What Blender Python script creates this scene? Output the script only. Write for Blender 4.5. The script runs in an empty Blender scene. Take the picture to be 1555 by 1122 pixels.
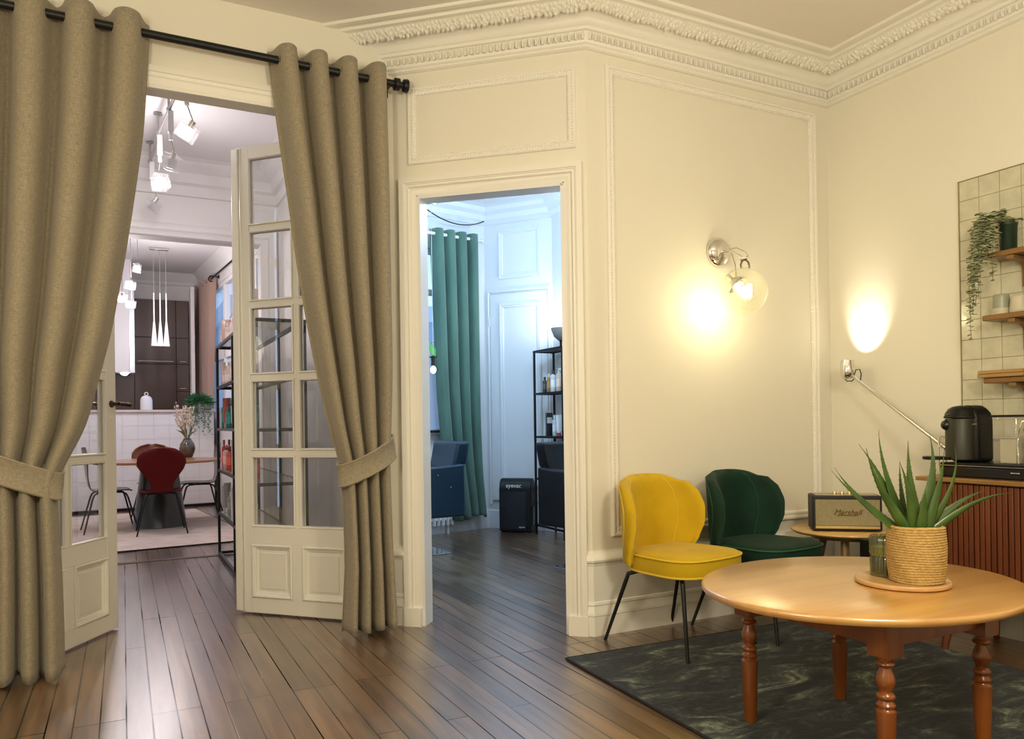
import bpy, bmesh, math, random
from mathutils import Vector, Matrix
PI = math.pi
RND = random.Random(11)
SC = bpy.context.scene
COL = SC.collection
WM = {}

# ------------------------------------------------------------------ materials
MATS = {}
def mat(name, col, rough=0.5, metal=0.0, var=0.0, vscale=8.0, bump=0.0, bscale=60.0, spec=0.5, coat=0.0, coat_r=0.1, sheen=0.0,
        stretch=(1, 1, 1), emit=None, estr=0.0, alpha=None, col2=None, detail=4.0):
    if name in MATS: return MATS[name]
    m = bpy.data.materials.new(name); m.use_nodes = True
    nt = m.node_tree; N = nt.nodes; L = nt.links; b = N['Principled BSDF']
    b.inputs['Base Color'].default_value = (*col, 1); b.inputs['Roughness'].default_value = rough
    b.inputs['Metallic'].default_value = metal; b.inputs['Specular IOR Level'].default_value = spec
    b.inputs['Coat Weight'].default_value = coat; b.inputs['Coat Roughness'].default_value = coat_r
    b.inputs['Sheen Weight'].default_value = sheen
    if emit: m.cycles.emission_sampling = 'NONE'; b.inputs['Emission Color'].default_value = (*emit, 1); b.inputs['Emission Strength'].default_value = estr
    tc = N.new('ShaderNodeTexCoord'); mp = N.new('ShaderNodeMapping'); mp.inputs['Scale'].default_value = stretch
    L.new(tc.outputs['Object'], mp.inputs['Vector'])
    if var > 0 or col2:
        n = N.new('ShaderNodeTexNoise'); n.inputs['Scale'].default_value = vscale; n.inputs['Detail'].default_value = detail
        L.new(mp.outputs[0], n.inputs['Vector'])
        r = N.new('ShaderNodeValToRGB'); r.color_ramp.elements[0].position = .3; r.color_ramp.elements[1].position = .7
        c2 = col2 or tuple(min(1, c*(1+var)) for c in col); c1 = col if col2 else tuple(c*(1-var) for c in col)
        r.color_ramp.elements[0].color = (*c1, 1); r.color_ramp.elements[1].color = (*c2, 1)
        L.new(n.outputs['Fac'], r.inputs[0]); L.new(r.outputs[0], b.inputs['Base Color'])
    if bump > 0:
        n2 = N.new('ShaderNodeTexNoise'); n2.inputs['Scale'].default_value = bscale; n2.inputs['Detail'].default_value = 3
        L.new(mp.outputs[0], n2.inputs['Vector'])
        bp = N.new('ShaderNodeBump'); bp.inputs['Strength'].default_value = bump; bp.inputs['Distance'].default_value = .01
        L.new(n2.outputs['Fac'], bp.inputs['Height']); L.new(bp.outputs[0], b.inputs['Normal'])
    MATS[name] = m
    return m

def glass(name, tint=(1, 1, 1), refl=1.0, rough=0.0, diff=0.0):
    if name in MATS: return MATS[name]
    m = bpy.data.materials.new(name); m.use_nodes = True
    nt = m.node_tree; N = nt.nodes; L = nt.links; N.remove(N['Principled BSDF']); out = N['Material Output']
    t = N.new('ShaderNodeBsdfTransparent'); t.inputs[0].default_value = (*tint, 1)
    g = N.new('ShaderNodeBsdfGlossy'); g.inputs['Roughness'].default_value = rough; g.inputs[0].default_value = (1, 1, 1, 1)
    f = N.new('ShaderNodeLayerWeight'); f.inputs[0].default_value = .5
    pw = N.new('ShaderNodeMath'); pw.operation = 'POWER'; pw.inputs[1].default_value = 4.5; L.new(f.outputs['Facing'], pw.inputs[0])
    mu = N.new('ShaderNodeMath'); mu.operation = 'MULTIPLY_ADD'; mu.inputs[1].default_value = .92; mu.inputs[2].default_value = .055*refl; mu.use_clamp = True
    L.new(pw.outputs[0], mu.inputs[0])
    mx = N.new('ShaderNodeMixShader'); L.new(mu.outputs[0], mx.inputs[0]); L.new(t.outputs[0], mx.inputs[1]); L.new(g.outputs[0], mx.inputs[2])
    last = mx
    if diff > 0:
        d = N.new('ShaderNodeBsdfDiffuse'); d.inputs[0].default_value = (*tint, 1)
        m2 = N.new('ShaderNodeMixShader'); m2.inputs[0].default_value = diff
        L.new(mx.outputs[0], m2.inputs[1]); L.new(d.outputs[0], m2.inputs[2]); last = m2
    L.new(last.outputs[0], out.inputs[0])
    MATS[name] = m
    return m

def linen(name, c1, c2, rough=.9):
    if name in MATS: return MATS[name]
    m = bpy.data.materials.new(name); m.use_nodes = True
    nt = m.node_tree; N = nt.nodes; L = nt.links; b = N['Principled BSDF']
    b.inputs['Roughness'].default_value = rough; b.inputs['Sheen Weight'].default_value = .25; b.inputs['Specular IOR Level'].default_value = .2
    tc = N.new('ShaderNodeTexCoord')
    outs = []
    for sc in ((900, 900, 40), (60, 60, 900)):
        mp = N.new('ShaderNodeMapping'); mp.inputs['Scale'].default_value = sc
        n = N.new('ShaderNodeTexNoise'); n.inputs['Scale'].default_value = 1.0; n.inputs['Detail'].default_value = 3
        L.new(tc.outputs['Object'], mp.inputs[0]); L.new(mp.outputs[0], n.inputs[0]); outs.append(n)
    ad = N.new('ShaderNodeMath'); ad.operation = 'ADD'; L.new(outs[0].outputs['Fac'], ad.inputs[0]); L.new(outs[1].outputs['Fac'], ad.inputs[1])
    hf = N.new('ShaderNodeMath'); hf.operation = 'MULTIPLY'; hf.inputs[1].default_value = .5; L.new(ad.outputs[0], hf.inputs[0])
    r = N.new('ShaderNodeValToRGB'); r.color_ramp.elements[0].position = .36; r.color_ramp.elements[1].position = .64
    r.color_ramp.elements[0].color = (*c1, 1); r.color_ramp.elements[1].color = (*c2, 1)
    L.new(hf.outputs[0], r.inputs[0]); L.new(r.outputs[0], b.inputs['Base Color'])
    bp = N.new('ShaderNodeBump'); bp.inputs['Strength'].default_value = .35; bp.inputs['Distance'].default_value = .004
    L.new(hf.outputs[0], bp.inputs['Height']); L.new(bp.outputs[0], b.inputs['Normal'])
    MATS[name] = m
    return m

def wood(name, c1, c2, rough=.35, axis='X', scale=1.0, coat=.3):
    if name in MATS: return MATS[name]
    m = bpy.data.materials.new(name); m.use_nodes = True
    nt = m.node_tree; N = nt.nodes; L = nt.links; b = N['Principled BSDF']
    b.inputs['Roughness'].default_value = rough; b.inputs['Coat Weight'].default_value = coat; b.inputs['Coat Roughness'].default_value = .15
    tc = N.new('ShaderNodeTexCoord'); mp = N.new('ShaderNodeMapping')
    s = {'X': (1.5, 22, 22), 'Y': (22, 1.5, 22), 'Z': (22, 22, 1.5)}[axis]
    mp.inputs['Scale'].default_value = tuple(k*scale for k in s)
    n = N.new('ShaderNodeTexNoise'); n.inputs['Scale'].default_value = 1.0; n.inputs['Detail'].default_value = 6; n.inputs['Distortion'].default_value = .6
    L.new(tc.outputs['Object'], mp.inputs[0]); L.new(mp.outputs[0], n.inputs[0])
    r = N.new('ShaderNodeValToRGB'); r.color_ramp.elements[0].position = .3; r.color_ramp.elements[1].position = .7
    r.color_ramp.elements[0].color = (*c1, 1); r.color_ramp.elements[1].color = (*c2, 1)
    L.new(n.outputs['Fac'], r.inputs[0]); L.new(r.outputs[0], b.inputs['Base Color'])
    MATS[name] = m
    return m

def floor_material():
    m = bpy.data.materials.new('old_floor_boards'); m.use_nodes = True
    nt = m.node_tree; N = nt.nodes; L = nt.links; b = N['Principled BSDF']
    tc = N.new('ShaderNodeTexCoord'); sx = N.new('ShaderNodeSeparateXYZ'); cx = N.new('ShaderNodeCombineXYZ')
    L.new(tc.outputs['Object'], sx.inputs[0]); L.new(sx.outputs['Y'], cx.inputs['X']); L.new(sx.outputs['X'], cx.inputs['Y'])
    # slight wander of the joints
    nz = N.new('ShaderNodeTexNoise'); nz.inputs['Scale'].default_value = 1.3; L.new(tc.outputs['Object'], nz.inputs[0])
    br = N.new('ShaderNodeTexBrick'); br.offset = .37; br.offset_frequency = 3; br.squash = 1
    br.inputs['Scale'].default_value = 1; br.inputs['Brick Width'].default_value = 1.7; br.inputs['Row Height'].default_value = .092
    br.inputs['Mortar Size'].default_value = .0030; br.inputs['Mortar Smooth'].default_value = .25; br.inputs['Bias'].default_value = 0
    br.inputs['Color1'].default_value = (.080, .038, .015, 1); br.inputs['Color2'].default_value = (.190, .102, .046, 1); br.inputs['Mortar'].default_value = (.008, .005, .003, 1)
    L.new(cx.outputs[0], br.inputs['Vector'])
    mp = N.new('ShaderNodeMapping'); mp.inputs['Scale'].default_value = (26, 1.6, 1); L.new(tc.outputs['Object'], mp.inputs[0])
    gr = N.new('ShaderNodeTexNoise'); gr.inputs['Scale'].default_value = 1; gr.inputs['Detail'].default_value = 6; gr.inputs['Distortion'].default_value = .5; L.new(mp.outputs[0], gr.inputs[0])
    gm = N.new('ShaderNodeMapRange'); gm.inputs[1].default_value = .3; gm.inputs[2].default_value = .7; gm.inputs[3].default_value = .42; gm.inputs[4].default_value = 1.55; L.new(gr.outputs['Fac'], gm.inputs[0])
    mul = N.new('ShaderNodeMix'); mul.data_type = 'RGBA'; mul.blend_type = 'MULTIPLY'; mul.inputs[0].default_value = 1
    L.new(br.outputs['Color'], mul.inputs[6]); L.new(gm.outputs[0], mul.inputs[7])
    # worn pale patches
    wn = N.new('ShaderNodeTexNoise'); wn.inputs['Scale'].default_value = 1.6; wn.inputs['Detail'].default_value = 5; wn.inputs['Roughness'].default_value = .6
    wmp = N.new('ShaderNodeMapping'); wmp.inputs['Scale'].default_value = (2.6, .9, 1); L.new(tc.outputs['Object'], wmp.inputs[0]); L.new(wmp.outputs[0], wn.inputs[0])
    wr = N.new('ShaderNodeMapRange'); wr.inputs[1].default_value = .5; wr.inputs[2].default_value = .75; wr.inputs[3].default_value = 0; wr.inputs[4].default_value = .5; L.new(wn.outputs['Fac'], wr.inputs[0])
    wm = N.new('ShaderNodeMix'); wm.data_type = 'RGBA'; wm.inputs[7].default_value = (.27, .19, .125, 1)
    L.new(wr.outputs[0], wm.inputs[0]); L.new(mul.outputs[2], wm.inputs[6])
    L.new(wm.outputs[2], b.inputs['Base Color'])
    rr = N.new('ShaderNodeMapRange'); rr.inputs[1].default_value = .3; rr.inputs[2].default_value = .75; rr.inputs[3].default_value = .285; rr.inputs[4].default_value = .38; L.new(wn.outputs['Fac'], rr.inputs[0])
    L.new(rr.outputs[0], b.inputs['Roughness'])
    ma = N.new('ShaderNodeMath'); ma.operation = 'MULTIPLY_ADD'; ma.inputs[1].default_value = .18; L.new(gr.outputs['Fac'], ma.inputs[0])
    iv = N.new('ShaderNodeMath'); iv.operation = 'SUBTRACT'; iv.inputs[0].default_value = 1; jm = N.new('ShaderNodeMapping'); jm.inputs['Scale'].default_value = (5.4, 1.1, 1); L.new(tc.outputs['Object'], jm.inputs[0]); jn = N.new('ShaderNodeTexNoise'); jn.inputs['Scale'].default_value = 1; jn.inputs['Detail'].default_value = 2; L.new(jm.outputs[0], jn.inputs[0])
    jr = N.new('ShaderNodeMapRange'); jr.inputs[1].default_value = .42; jr.inputs[2].default_value = .62; jr.inputs[3].default_value = .25; jr.inputs[4].default_value = 1; L.new(jn.outputs['Fac'], jr.inputs[0]); jx = N.new('ShaderNodeMath'); jx.operation = 'MULTIPLY'; L.new(br.outputs['Fac'], jx.inputs[0]); L.new(jr.outputs[0], jx.inputs[1]); L.new(jx.outputs[0], iv.inputs[1]); L.new(iv.outputs[0], ma.inputs[2])
    bp = N.new('ShaderNodeBump'); bp.inputs['Strength'].default_value = .22; bp.inputs['Distance'].default_value = .003
    L.new(ma.outputs[0], bp.inputs['Height']); L.new(bp.outputs[0], b.inputs['Normal'])
    b.inputs['Specular IOR Level'].default_value = .5; sm_ = N.new('ShaderNodeMath'); sm_.operation = 'MULTIPLY'; sm_.inputs[1].default_value = .5; L.new(iv.outputs[0], sm_.inputs[0]); L.new(sm_.outputs[0], b.inputs['Specular IOR Level']); L.new(iv.outputs[0], b.inputs['Coat Weight']); b.inputs['Coat IOR'].default_value = 1.65; b.inputs['Coat Roughness'].default_value = .278; L.new(bp.outputs[0], b.inputs['Coat Normal'])
    return m

def rug_material():
    m = bpy.data.materials.new('distressed_rug'); m.use_nodes = True
    nt = m.node_tree; N = nt.nodes; L = nt.links; b = N['Principled BSDF']
    b.inputs['Roughness'].default_value = .95; b.inputs['Specular IOR Level'].default_value = .1; b.inputs['Sheen Weight'].default_value = .15
    tc = N.new('ShaderNodeTexCoord')
    mp = N.new('ShaderNodeMapping'); mp.inputs['Scale'].default_value = (1.6, 4.2, 1); mp.inputs['Rotation'].default_value = (0, 0, .5); L.new(tc.outputs['Object'], mp.inputs[0])
    n1 = N.new('ShaderNodeTexNoise'); n1.inputs['Scale'].default_value = 1.7; n1.inputs['Detail'].default_value = 10; n1.inputs['Roughness'].default_value = .72; n1.inputs['Distortion'].default_value = 1.2; L.new(mp.outputs[0], n1.inputs[0])
    r = N.new('ShaderNodeValToRGB'); e = r.color_ramp.elements
    e[0].position = .38; e[0].color = (.006, .008, .014, 1); e[1].position = .66; e[1].color = (.22, .26, .20, 1)
    k = e.new(.5); k.color = (.016, .021, .026, 1); k = e.new(.575); k.color = (.055, .068, .058, 1)
    L.new(n1.outputs['Fac'], r.inputs[0])
    n2 = N.new('ShaderNodeTexNoise'); n2.inputs['Scale'].default_value = 45; n2.inputs['Detail'].default_value = 4; L.new(tc.outputs['Object'], n2.inputs[0])
    g = N.new('ShaderNodeMapRange'); g.inputs[1].default_value = .3; g.inputs[2].default_value = .7; g.inputs[3].default_value = .5; g.inputs[4].default_value = 1.4; L.new(n2.outputs['Fac'], g.inputs[0])
    mu = N.new('ShaderNodeMix'); mu.data_type = 'RGBA'; mu.blend_type = 'MULTIPLY'; mu.inputs[0].default_value = 1
    L.new(r.outputs[0], mu.inputs[6]); L.new(g.outputs[0], mu.inputs[7]); L.new(mu.outputs[2], b.inputs['Base Color'])
    bp = N.new('ShaderNodeBump'); bp.inputs['Strength'].default_value = .5; bp.inputs['Distance'].default_value = .004; L.new(n2.outputs['Fac'], bp.inputs['Height']); L.new(bp.outputs[0], b.inputs['Normal'])
    return m

# ------------------------------------------------------------------ mesh building
class MB:
    def __init__(s): s.v = []; s.f = []
    def add(s, vs, fs):
        o = len(s.v); s.v += [Vector(v) for v in vs]; s.f += [tuple(i+o for i in f) for f in fs]; return s
    def obox(s, c, ax, ay, az):
        c, ax, ay, az = map(Vector, (c, ax, ay, az)); vs = []
        for i in (-1, 1):
            for j in (-1, 1):
                for k in (-1, 1): vs.append(c+ax*i+ay*j+az*k)
        fs = [(0, 1, 3, 2), (4, 6, 7, 5), (0, 4, 5, 1), (2, 3, 7, 6), (0, 2, 6, 4), (1, 5, 7, 3)]
        if ax.cross(ay).dot(az) < 0: fs = [f[::-1] for f in fs]
        return s.add(vs, fs)
    def box(s, x0, y0, z0, x1, y1, z1):
        return s.obox(((x0+x1)/2, (y0+y1)/2, (z0+z1)/2), (abs(x1-x0)/2, 0, 0), (0, abs(y1-y0)/2, 0), (0, 0, abs(z1-z0)/2))
    def rings(s, rs, cap=True, closed=False):
        n = len(rs[0]); vs = [p for r in rs for p in r]; fs = []
        m = len(rs)
        for i in range(m if closed else m-1):
            a = i*n; b = ((i+1) % m)*n
            for j in range(n): k = (j+1) % n; fs.append((a+j, a+k, b+k, b+j))
        if cap and not closed: fs.append(tuple(range(n))[::-1]); fs.append(tuple(range((m-1)*n, m*n)))
        return s.add(vs, fs)
    def tube(s, pts, r, n=8, cap=True, closed=False):
        pts = [Vector(p) for p in pts]; m = len(pts); rs = []
        up = None
        for i, p in enumerate(pts):
            if closed: t = (pts[(i+1) % m]-pts[i-1])
            else: t = (pts[min(i+1, m-1)]-pts[max(i-1, 0)])
            t.normalize()
            if up is None: up = Vector((0, 0, 1)) if abs(t.z) < .9 else Vector((1, 0, 0))
            a = t.cross(up).normalized(); b = a.cross(t).normalized(); up = b
            rr = r[i] if isinstance(r, (list, tuple)) else r
            rs.append([p+(a*math.cos(2*PI*k/n)+b*math.sin(2*PI*k/n))*rr for k in range(n)])
        return s.rings(rs, cap, closed)
    def cyl(s, a, b, r, n=16): return s.tube([a, b], r, n)
    def lathe(s, prof, c=(0, 0, 0), n=28, ax=(0, 0, 1), cap=True):
        c = Vector(c); az = Vector(ax).normalized(); q = Vector((0, 0, 1)).rotation_difference(az); rs = []
        for r, z in prof: rs.append([c+q @ Vector((max(r, 1e-4)*math.cos(2*PI*k/n), max(r, 1e-4)*math.sin(2*PI*k/n), z)) for k in range(n)])
        return s.rings(rs, cap)
    def ball(s, c, r, n=12, m=8):
        if not isinstance(r, (tuple, list)): r = (r, r, r)
        c = Vector(c); rs = []
        for i in range(m+1):
            t = PI*(i+.02)/(m+.04); rs.append([c+Vector((r[0]*math.sin(t)*math.cos(2*PI*k/n), r[1]*math.sin(t)*math.sin(2*PI*k/n), -r[2]*math.cos(t))) for k in range(n)])
        return s.rings(rs)
    def prism(s, poly, z0, z1): return s.rings([[Vector((x, y, z0)) for x, y in poly], [Vector((x, y, z1)) for x, y in poly]])
    def grid(s, P, thick=False):
        h = len(P); w = len(P[0]); vs = [p for r in P for p in r]; fs = []
        for i in range(h-1):
            for j in range(w-1): fs.append((i*w+j, i*w+j+1, (i+1)*w+j+1, (i+1)*w+j))
        return s.add(vs, fs)
    def quad(s, a, b, c, d): return s.add([a, b, c, d], [(0, 1, 2, 3)])

def build(mb, name, material, parent=None, world=True, smooth=False, bevel=0.0, bseg=2, org=None, angle=40, subsurf=0, solid=0.0, solid_off=0.0):
    if parent is not None and world:
        inv = WM[parent].inverted(); vs = [inv @ v for v in mb.v]
    elif org is not None:
        o = Vector(org); vs = [v-o for v in mb.v]
    else: vs = mb.v
    me = bpy.data.meshes.new(name); me.from_pydata([tuple(v) for v in vs], [], mb.f)
    bm = bmesh.new(); bm.from_mesh(me)
    if not solid: bmesh.ops.recalc_face_normals(bm, faces=bm.faces)
    bm.to_mesh(me); bm.free()
    me.materials.append(material)
    ob = bpy.data.objects.new(name, me); COL.objects.link(ob)
    if parent is not None: ob.parent = parent; WM[ob] = WM[parent]
    elif org is not None: ob.location = org; WM[ob] = Matrix.Translation(org)
    else: WM[ob] = Matrix.Identity(4)
    if solid:
        md = ob.modifiers.new('solid', 'SOLIDIFY'); md.thickness = solid; md.offset = solid_off
    if bevel > 0:
        md = ob.modifiers.new('bevel', 'BEVEL'); md.width = bevel; md.segments = bseg; md.limit_method = 'ANGLE'; md.angle_limit = math.radians(35)
    if subsurf:
        md = ob.modifiers.new('sub', 'SUBSURF'); md.levels = subsurf; md.render_levels = subsurf
    if smooth or bevel > 0 or subsurf:
        for p in me.polygons: p.use_smooth = True
        if not subsurf:
            try: me.set_sharp_from_angle(angle=math.radians(angle))
            except Exception: pass
    return ob

def tag(o, label, cat, group=None):
    o['label'] = label; o['category'] = cat; o['kind'] = 'thing'
    if group: o['group'] = group
    return o
def thing(name, label, cat, loc=(0, 0, 0), rz=0.0, group=None):
    o = bpy.data.objects.new(name, None); COL.objects.link(o); o.location = loc; o.rotation_euler = (0, 0, rz); o.empty_display_size = .05
    WM[o] = Matrix.Translation(loc) @ Matrix.Rotation(rz, 4, 'Z')
    return tag(o, label, cat, group)
def struct(o): o['kind'] = 'structure'; return o
def copy_tree(o, loc, rz, label, group=None, mats=None):
    def cp(a, par):
        c = a.copy(); COL.objects.link(c); c.parent = par
        for ch in list(a.children): cp(ch, c)
        return c
    r = cp(o, None); r.location = loc; r.rotation_euler = (0, 0, rz); r['label'] = label
    WM[r] = Matrix.Translation(loc) @ Matrix.Rotation(rz, 4, 'Z')
    if group: r['group'] = group
    if mats:
        for ch in r.children:
            if ch.name.split('.')[0] in mats:
                ch.data = ch.data.copy(); ch.data.materials.clear(); ch.data.materials.append(mats[ch.name.split('.')[0]])
    return r

def text(body, size, material, parent, mtx, ext=.001, shear=0.0, name='logo'):
    cu = bpy.data.curves.new(name, 'FONT'); cu.body = body; cu.size = size; cu.extrude = ext; cu.shear = shear; cu.align_x = 'CENTER'; cu.align_y = 'CENTER'
    t = bpy.data.objects.new('tmp_text', cu); COL.objects.link(t); bpy.context.view_layer.update()
    me = bpy.data.meshes.new_from_object(t.evaluated_get(bpy.context.evaluated_depsgraph_get())); bpy.data.objects.remove(t)
    me.name = name; me.materials.clear(); me.materials.append(material); me.transform(WM[parent].inverted() @ mtx)
    o = bpy.data.objects.new(name, me); COL.objects.link(o); o.parent = parent
    return o

def frame(mtx_pts, prof, origin, ua, na, closed):
    """sweep profile (w inward, h off the wall) along uv points on a wall plane; returns MB"""
    origin, ua, na = Vector(origin), Vector(ua).normalized(), Vector(na).normalized(); va = Vector((0, 0, 1)); n = len(mtx_pts); mb = MB(); rs = []
    P = [Vector(p) for p in mtx_pts]
    for i in range(n):
        def nrm(a, b): d = (b-a).normalized(); return Vector((-d.y, d.x))
        if closed or 0 < i < n-1:
            n1 = nrm(P[i-1], P[i]); n2 = nrm(P[i], P[(i+1) % n]); m = (n1+n2); m = m/(m.dot(n1))
        elif i == 0: m = nrm(P[0], P[1])
        else: m = nrm(P[-2], P[-1])
        rs.append([origin+ua*(P[i].x+m.x*w)+va*(P[i].y+m.y*w)+na*h for w, h in prof])
    mb.rings(rs, cap=not closed, closed=closed)
    return mb

def sweep_plan(path, prof, ends=(None, None)):
    """profile (d, z) swept along plan path, d to the right of travel"""
    P = [Vector(p) for p in path]; n = len(P); rs = []; mb = MB()
    def nr(a, b): d = (b-a).normalized(); return Vector((d.y, -d.x))
    for i in range(n):
        if i == 0: m = Vector(ends[0]) if ends[0] else nr(P[0], P[1])
        elif i == n-1: m = Vector(ends[1]) if ends[1] else nr(P[-2], P[-1])
        else: n1 = nr(P[i-1], P[i]); n2 = nr(P[i], P[i+1]); m = n1+n2; m = m/m.dot(n1)
        rs.append([Vector((P[i].x+m.x*d, P[i].y+m.y*d, z)) for d, z in prof])
    mb.rings(rs, cap=True)
    return mb

# ------------------------------------------------------------------ palette
WALL = mat('cream_wall_paint', (.82, .785, .685), .62, bump=.06, bscale=35)
TRIMM = mat('cream_gloss_trim', (.87, .845, .78), .36, bump=.03, bscale=40)
CEIL = mat('ceiling_paint', (.84, .78, .73), .8, bump=.03, bscale=30)
COOLW = mat('salon_white_paint', (.80, .82, .84), .55, bump=.04, bscale=30)
HALLW = mat('hall_white_paint', (.80, .77, .755), .6, bump=.04, bscale=30)
BLACK = mat('black_satin_metal', (.008, .008, .009), .40, spec=.35)
BLACKP = mat('black_plastic', (.006, .006, .006), .42, spec=.3)
CHROME = mat('chrome', (.80, .78, .74), .08, metal=1.0)
STEEL = mat('brushed_steel', (.62, .60, .56), .28, metal=1.0)
GLASS = glass('clear_pane_glass', (.97, .98, .97), 2.9)
FLOOR = floor_material()
WHITEP = mat('white_plastic', (.82, .81, .79), .4)

# ------------------------------------------------------------------ plan
CDIR = Vector((.74693, -.66491, 0)); CN = Vector((-.66491, -.74693, 0))
CL = Vector((1.405, 4.23, 0)); CR = Vector((2.242, 3.485, 0)); XR = 4.085; YP = 3.485; ZC = 3.37; ZB = 3.46
CLEN = (CR-CL).length
CDIR = (CR-CL).normalized(); CN = Vector((CDIR.y, -CDIR.x, 0))

fl = MB(); fl.box(-3.2, -2.6, -.12, 6.0, 14.2, 0)
struct(build(fl, 'floor', FLOOR))
# ceilings
c = MB(); c.prism([(-2.6, -2.3), (4.3, -2.3), (4.3, 3.53), (2.27, 3.53), (1.43, 4.29), (-2.6, 4.29)], ZC, ZC+.1)
struct(build(c, 'ceiling', CEIL))
c = MB(); c.prism([(-2.6, 4.29), (1.36, 4.29), (1.3, 7.3), (-2.6, 7.3)], ZB, ZB+.1)
struct(build(c, 'ceiling_hall', mat('hall_ceiling_paint', (.80, .77, .76), .8)))
c = MB(); c.prism([(-3.1, 7.3), (1.8, 7.3), (1.3, 13.8), (-3.1, 13.8)], 3.6, 3.7)
struct(build(c, 'ceiling_dining', mat('dining_ceiling_paint', (.80, .77, .77), .8)))
c = MB(); c.prism([(1.30, 4.36), (2.3, 3.58), (4.5, 3.58), (4.5, 8.0), (1.2, 8.0)], 3.48, 3.58)
struct(build(c, 'ceiling_salon', mat('salon_ceiling_paint', (.80, .82, .84), .8)))

def wall(name, p0, p1, z0, z1, th, m, holes=()):
    """wall panel p0->p1, thickness to the left of travel, rectangular holes (u0,u1,z0,z1)"""
    p0, p1 = Vector((*p0, 0)), Vector((*p1, 0)); d = (p1-p0); Ln = d.length; d.normalize(); nl = Vector((-d.y, d.x, 0)); mb = MB()
    def blk(u0, u1, a, b):
        if u1-u0 > 1e-4 and b-a > 1e-4: mb.obox(p0+d*(u0+u1)/2+nl*th/2+Vector((0, 0, (a+b)/2)), d*(u1-u0)/2, nl*th/2, Vector((0, 0, (b-a)/2)))
    cur = 0
    for u0, u1, a, b in sorted(holes):
        blk(cur, u0, z0, z1); blk(u0, u1, z0, a); blk(u0, u1, b, z1); cur = u1
    blk(cur, Ln, z0, z1)
    return struct(build(mb, name, m))
# main room walls (thickness away from the room)
wall('wall_left', (-2.3, 4.23), (1.405, 4.23), 0, ZC, .10, WALL, [(1.80, 3.515, 0, 2.85)])
wall('wall_corner', (CL.x, CL.y), (CR.x, CR.y), 0, ZC, .09, WALL, [(.143, .995, 0, 2.447)])
wall('wall_back', (CR.x, YP), (XR+.1, YP), 0, ZC, .10, WALL)
wall('wall_right', (XR, YP), (XR, -2.2), 0, ZC, .10, WALL)
wall('wall_front', (XR, -2.2), (-2.3, -2.2), 0, ZC, .10, WALL)
wall('wall_far_left', (-2.3, -2.2), (-2.3, 4.23), 0, ZC, .10, WALL)
# hall
wall('wall_hall_right', (1.30, 7.29), (1.34, 4.36), 0, ZB, .05, HALLW)
wall('wall_hall_left', (-2.3, 4.36), (-2.3, 7.29), 0, ZB, .10, HALLW)
wall('wall_hall_end', (-2.3, 7.29), (1.66, 7.29), 0, 3.6, .16, HALLW, [(.9, 3.44, 0, 2.80)])
# dining room: rotated window wall on the right
DWH = (.75, 5.5); DW0 = Vector((1.652, 7.45, 0)); DW1 = Vector((1.158, 13.4, 0)); DD = (DW1-DW0).normalized(); DN = Vector((-DD.y, DD.x, 0))
wall('wall_dining_right', (DW1.x, DW1.y), (DW0.x, DW0.y), 0, 3.6, .12, HALLW, [(5.970-DWH[1], 5.970-DWH[0], 1.34, 3.25)])
wall('wall_dining_end', (-3.0, 13.4), (1.3, 13.4), 0, 3.6, .12, HALLW)
wall('wall_dining_left', (-3.0, 7.45), (-3.0, 13.4), 0, 3.6, .12, HALLW)
wall('wall_dining_front', (-2.3, 7.45), (-3.0, 7.45), 0, 3.6, .12, HALLW)
# salon
SC0 = Vector((3.555, 7.621, 0)); SE = Vector((1.33, 7.18, 0)); SD = (SC0-SE).normalized()
SP1 = Vector((4.05, 6.995, 0)); PD = (SP1-SC0).normalized(); PN = Vector((PD.y, -PD.x, 0))
wall('wall_salon_window', (SE.x, SE.y), (SC0.x, SC0.y), 0, 3.48, .14, COOLW, [(.55, 1.80, 1.02, 2.98)])
wall('wall_salon_corner', (SC0.x, SC0.y), (SP1.x, SP1.y), 0, 3.48, .12, COOLW)
wall('wall_salon_right', (SP1.x, SP1.y), (4.05, 3.56), 0, 3.48, .08, COOLW)
wall('wall_salon_left', (1.36, 4.36), (1.36, 7.2), 0, 3.48, .03, COOLW)

# ------------------------------------------------------------------ cornice, dado, casings, panels
def oriented_bumps(mb, path, d, z, step, size, ends_trim=.02, jitter=0.0, tilt=0.0):
    P = [Vector(p) for p in path]; Q = []
    def nr_(a, b): t = (b-a).normalized(); return Vector((t.y, -t.x))
    for i in range(len(P)):
        if i == 0: m = Vector((-1/abs(CN.x), 0))
        elif i == len(P)-1: m = nr_(P[-2], P[-1])
        else: n1 = nr_(P[i-1], P[i]); n2 = nr_(P[i], P[i+1]); m = n1+n2; m = m/m.dot(n1)
        Q.append(P[i]+m*d)
    d = 0
    for i in range(len(P)-1):
        a, b = Q[i], Q[i+1]; t = (b-a).normalized(); nr = Vector((t.y, -t.x)); Ln = (b-a).length; k = int((Ln-2*ends_trim)/step)
        for j in range(k+1):
            u = ends_trim+(Ln-2*ends_trim)*j/max(k, 1); j1 = RND.uniform(-jitter, jitter); j2 = RND.uniform(-jitter, jitter); s = 1+RND.uniform(-1, 1)*jitter*18
            p = a+t*(u+j1)+nr*d; c = Vector((p.x, p.y, z+j2)); T = Vector((t.x, t.y, 0)); Nn = Vector((nr.x, nr.y, 0))
            up = (Vector((0, 0, 1))+Nn*tilt+T*(RND.uniform(-1, 1)*jitter*30)).normalized()
            ring = []
            for q in range(3):
                w = (.55, 1, .5)[q]; hgt = (-1, 0, 1)[q]
                ring.append([c+up*size[2]*hgt+(T*math.cos(2*PI*r/6)*size[0]+Nn*math.sin(2*PI*r/6)*size[1])*w*s for r in range(6)])
            mb.rings(ring)
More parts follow.
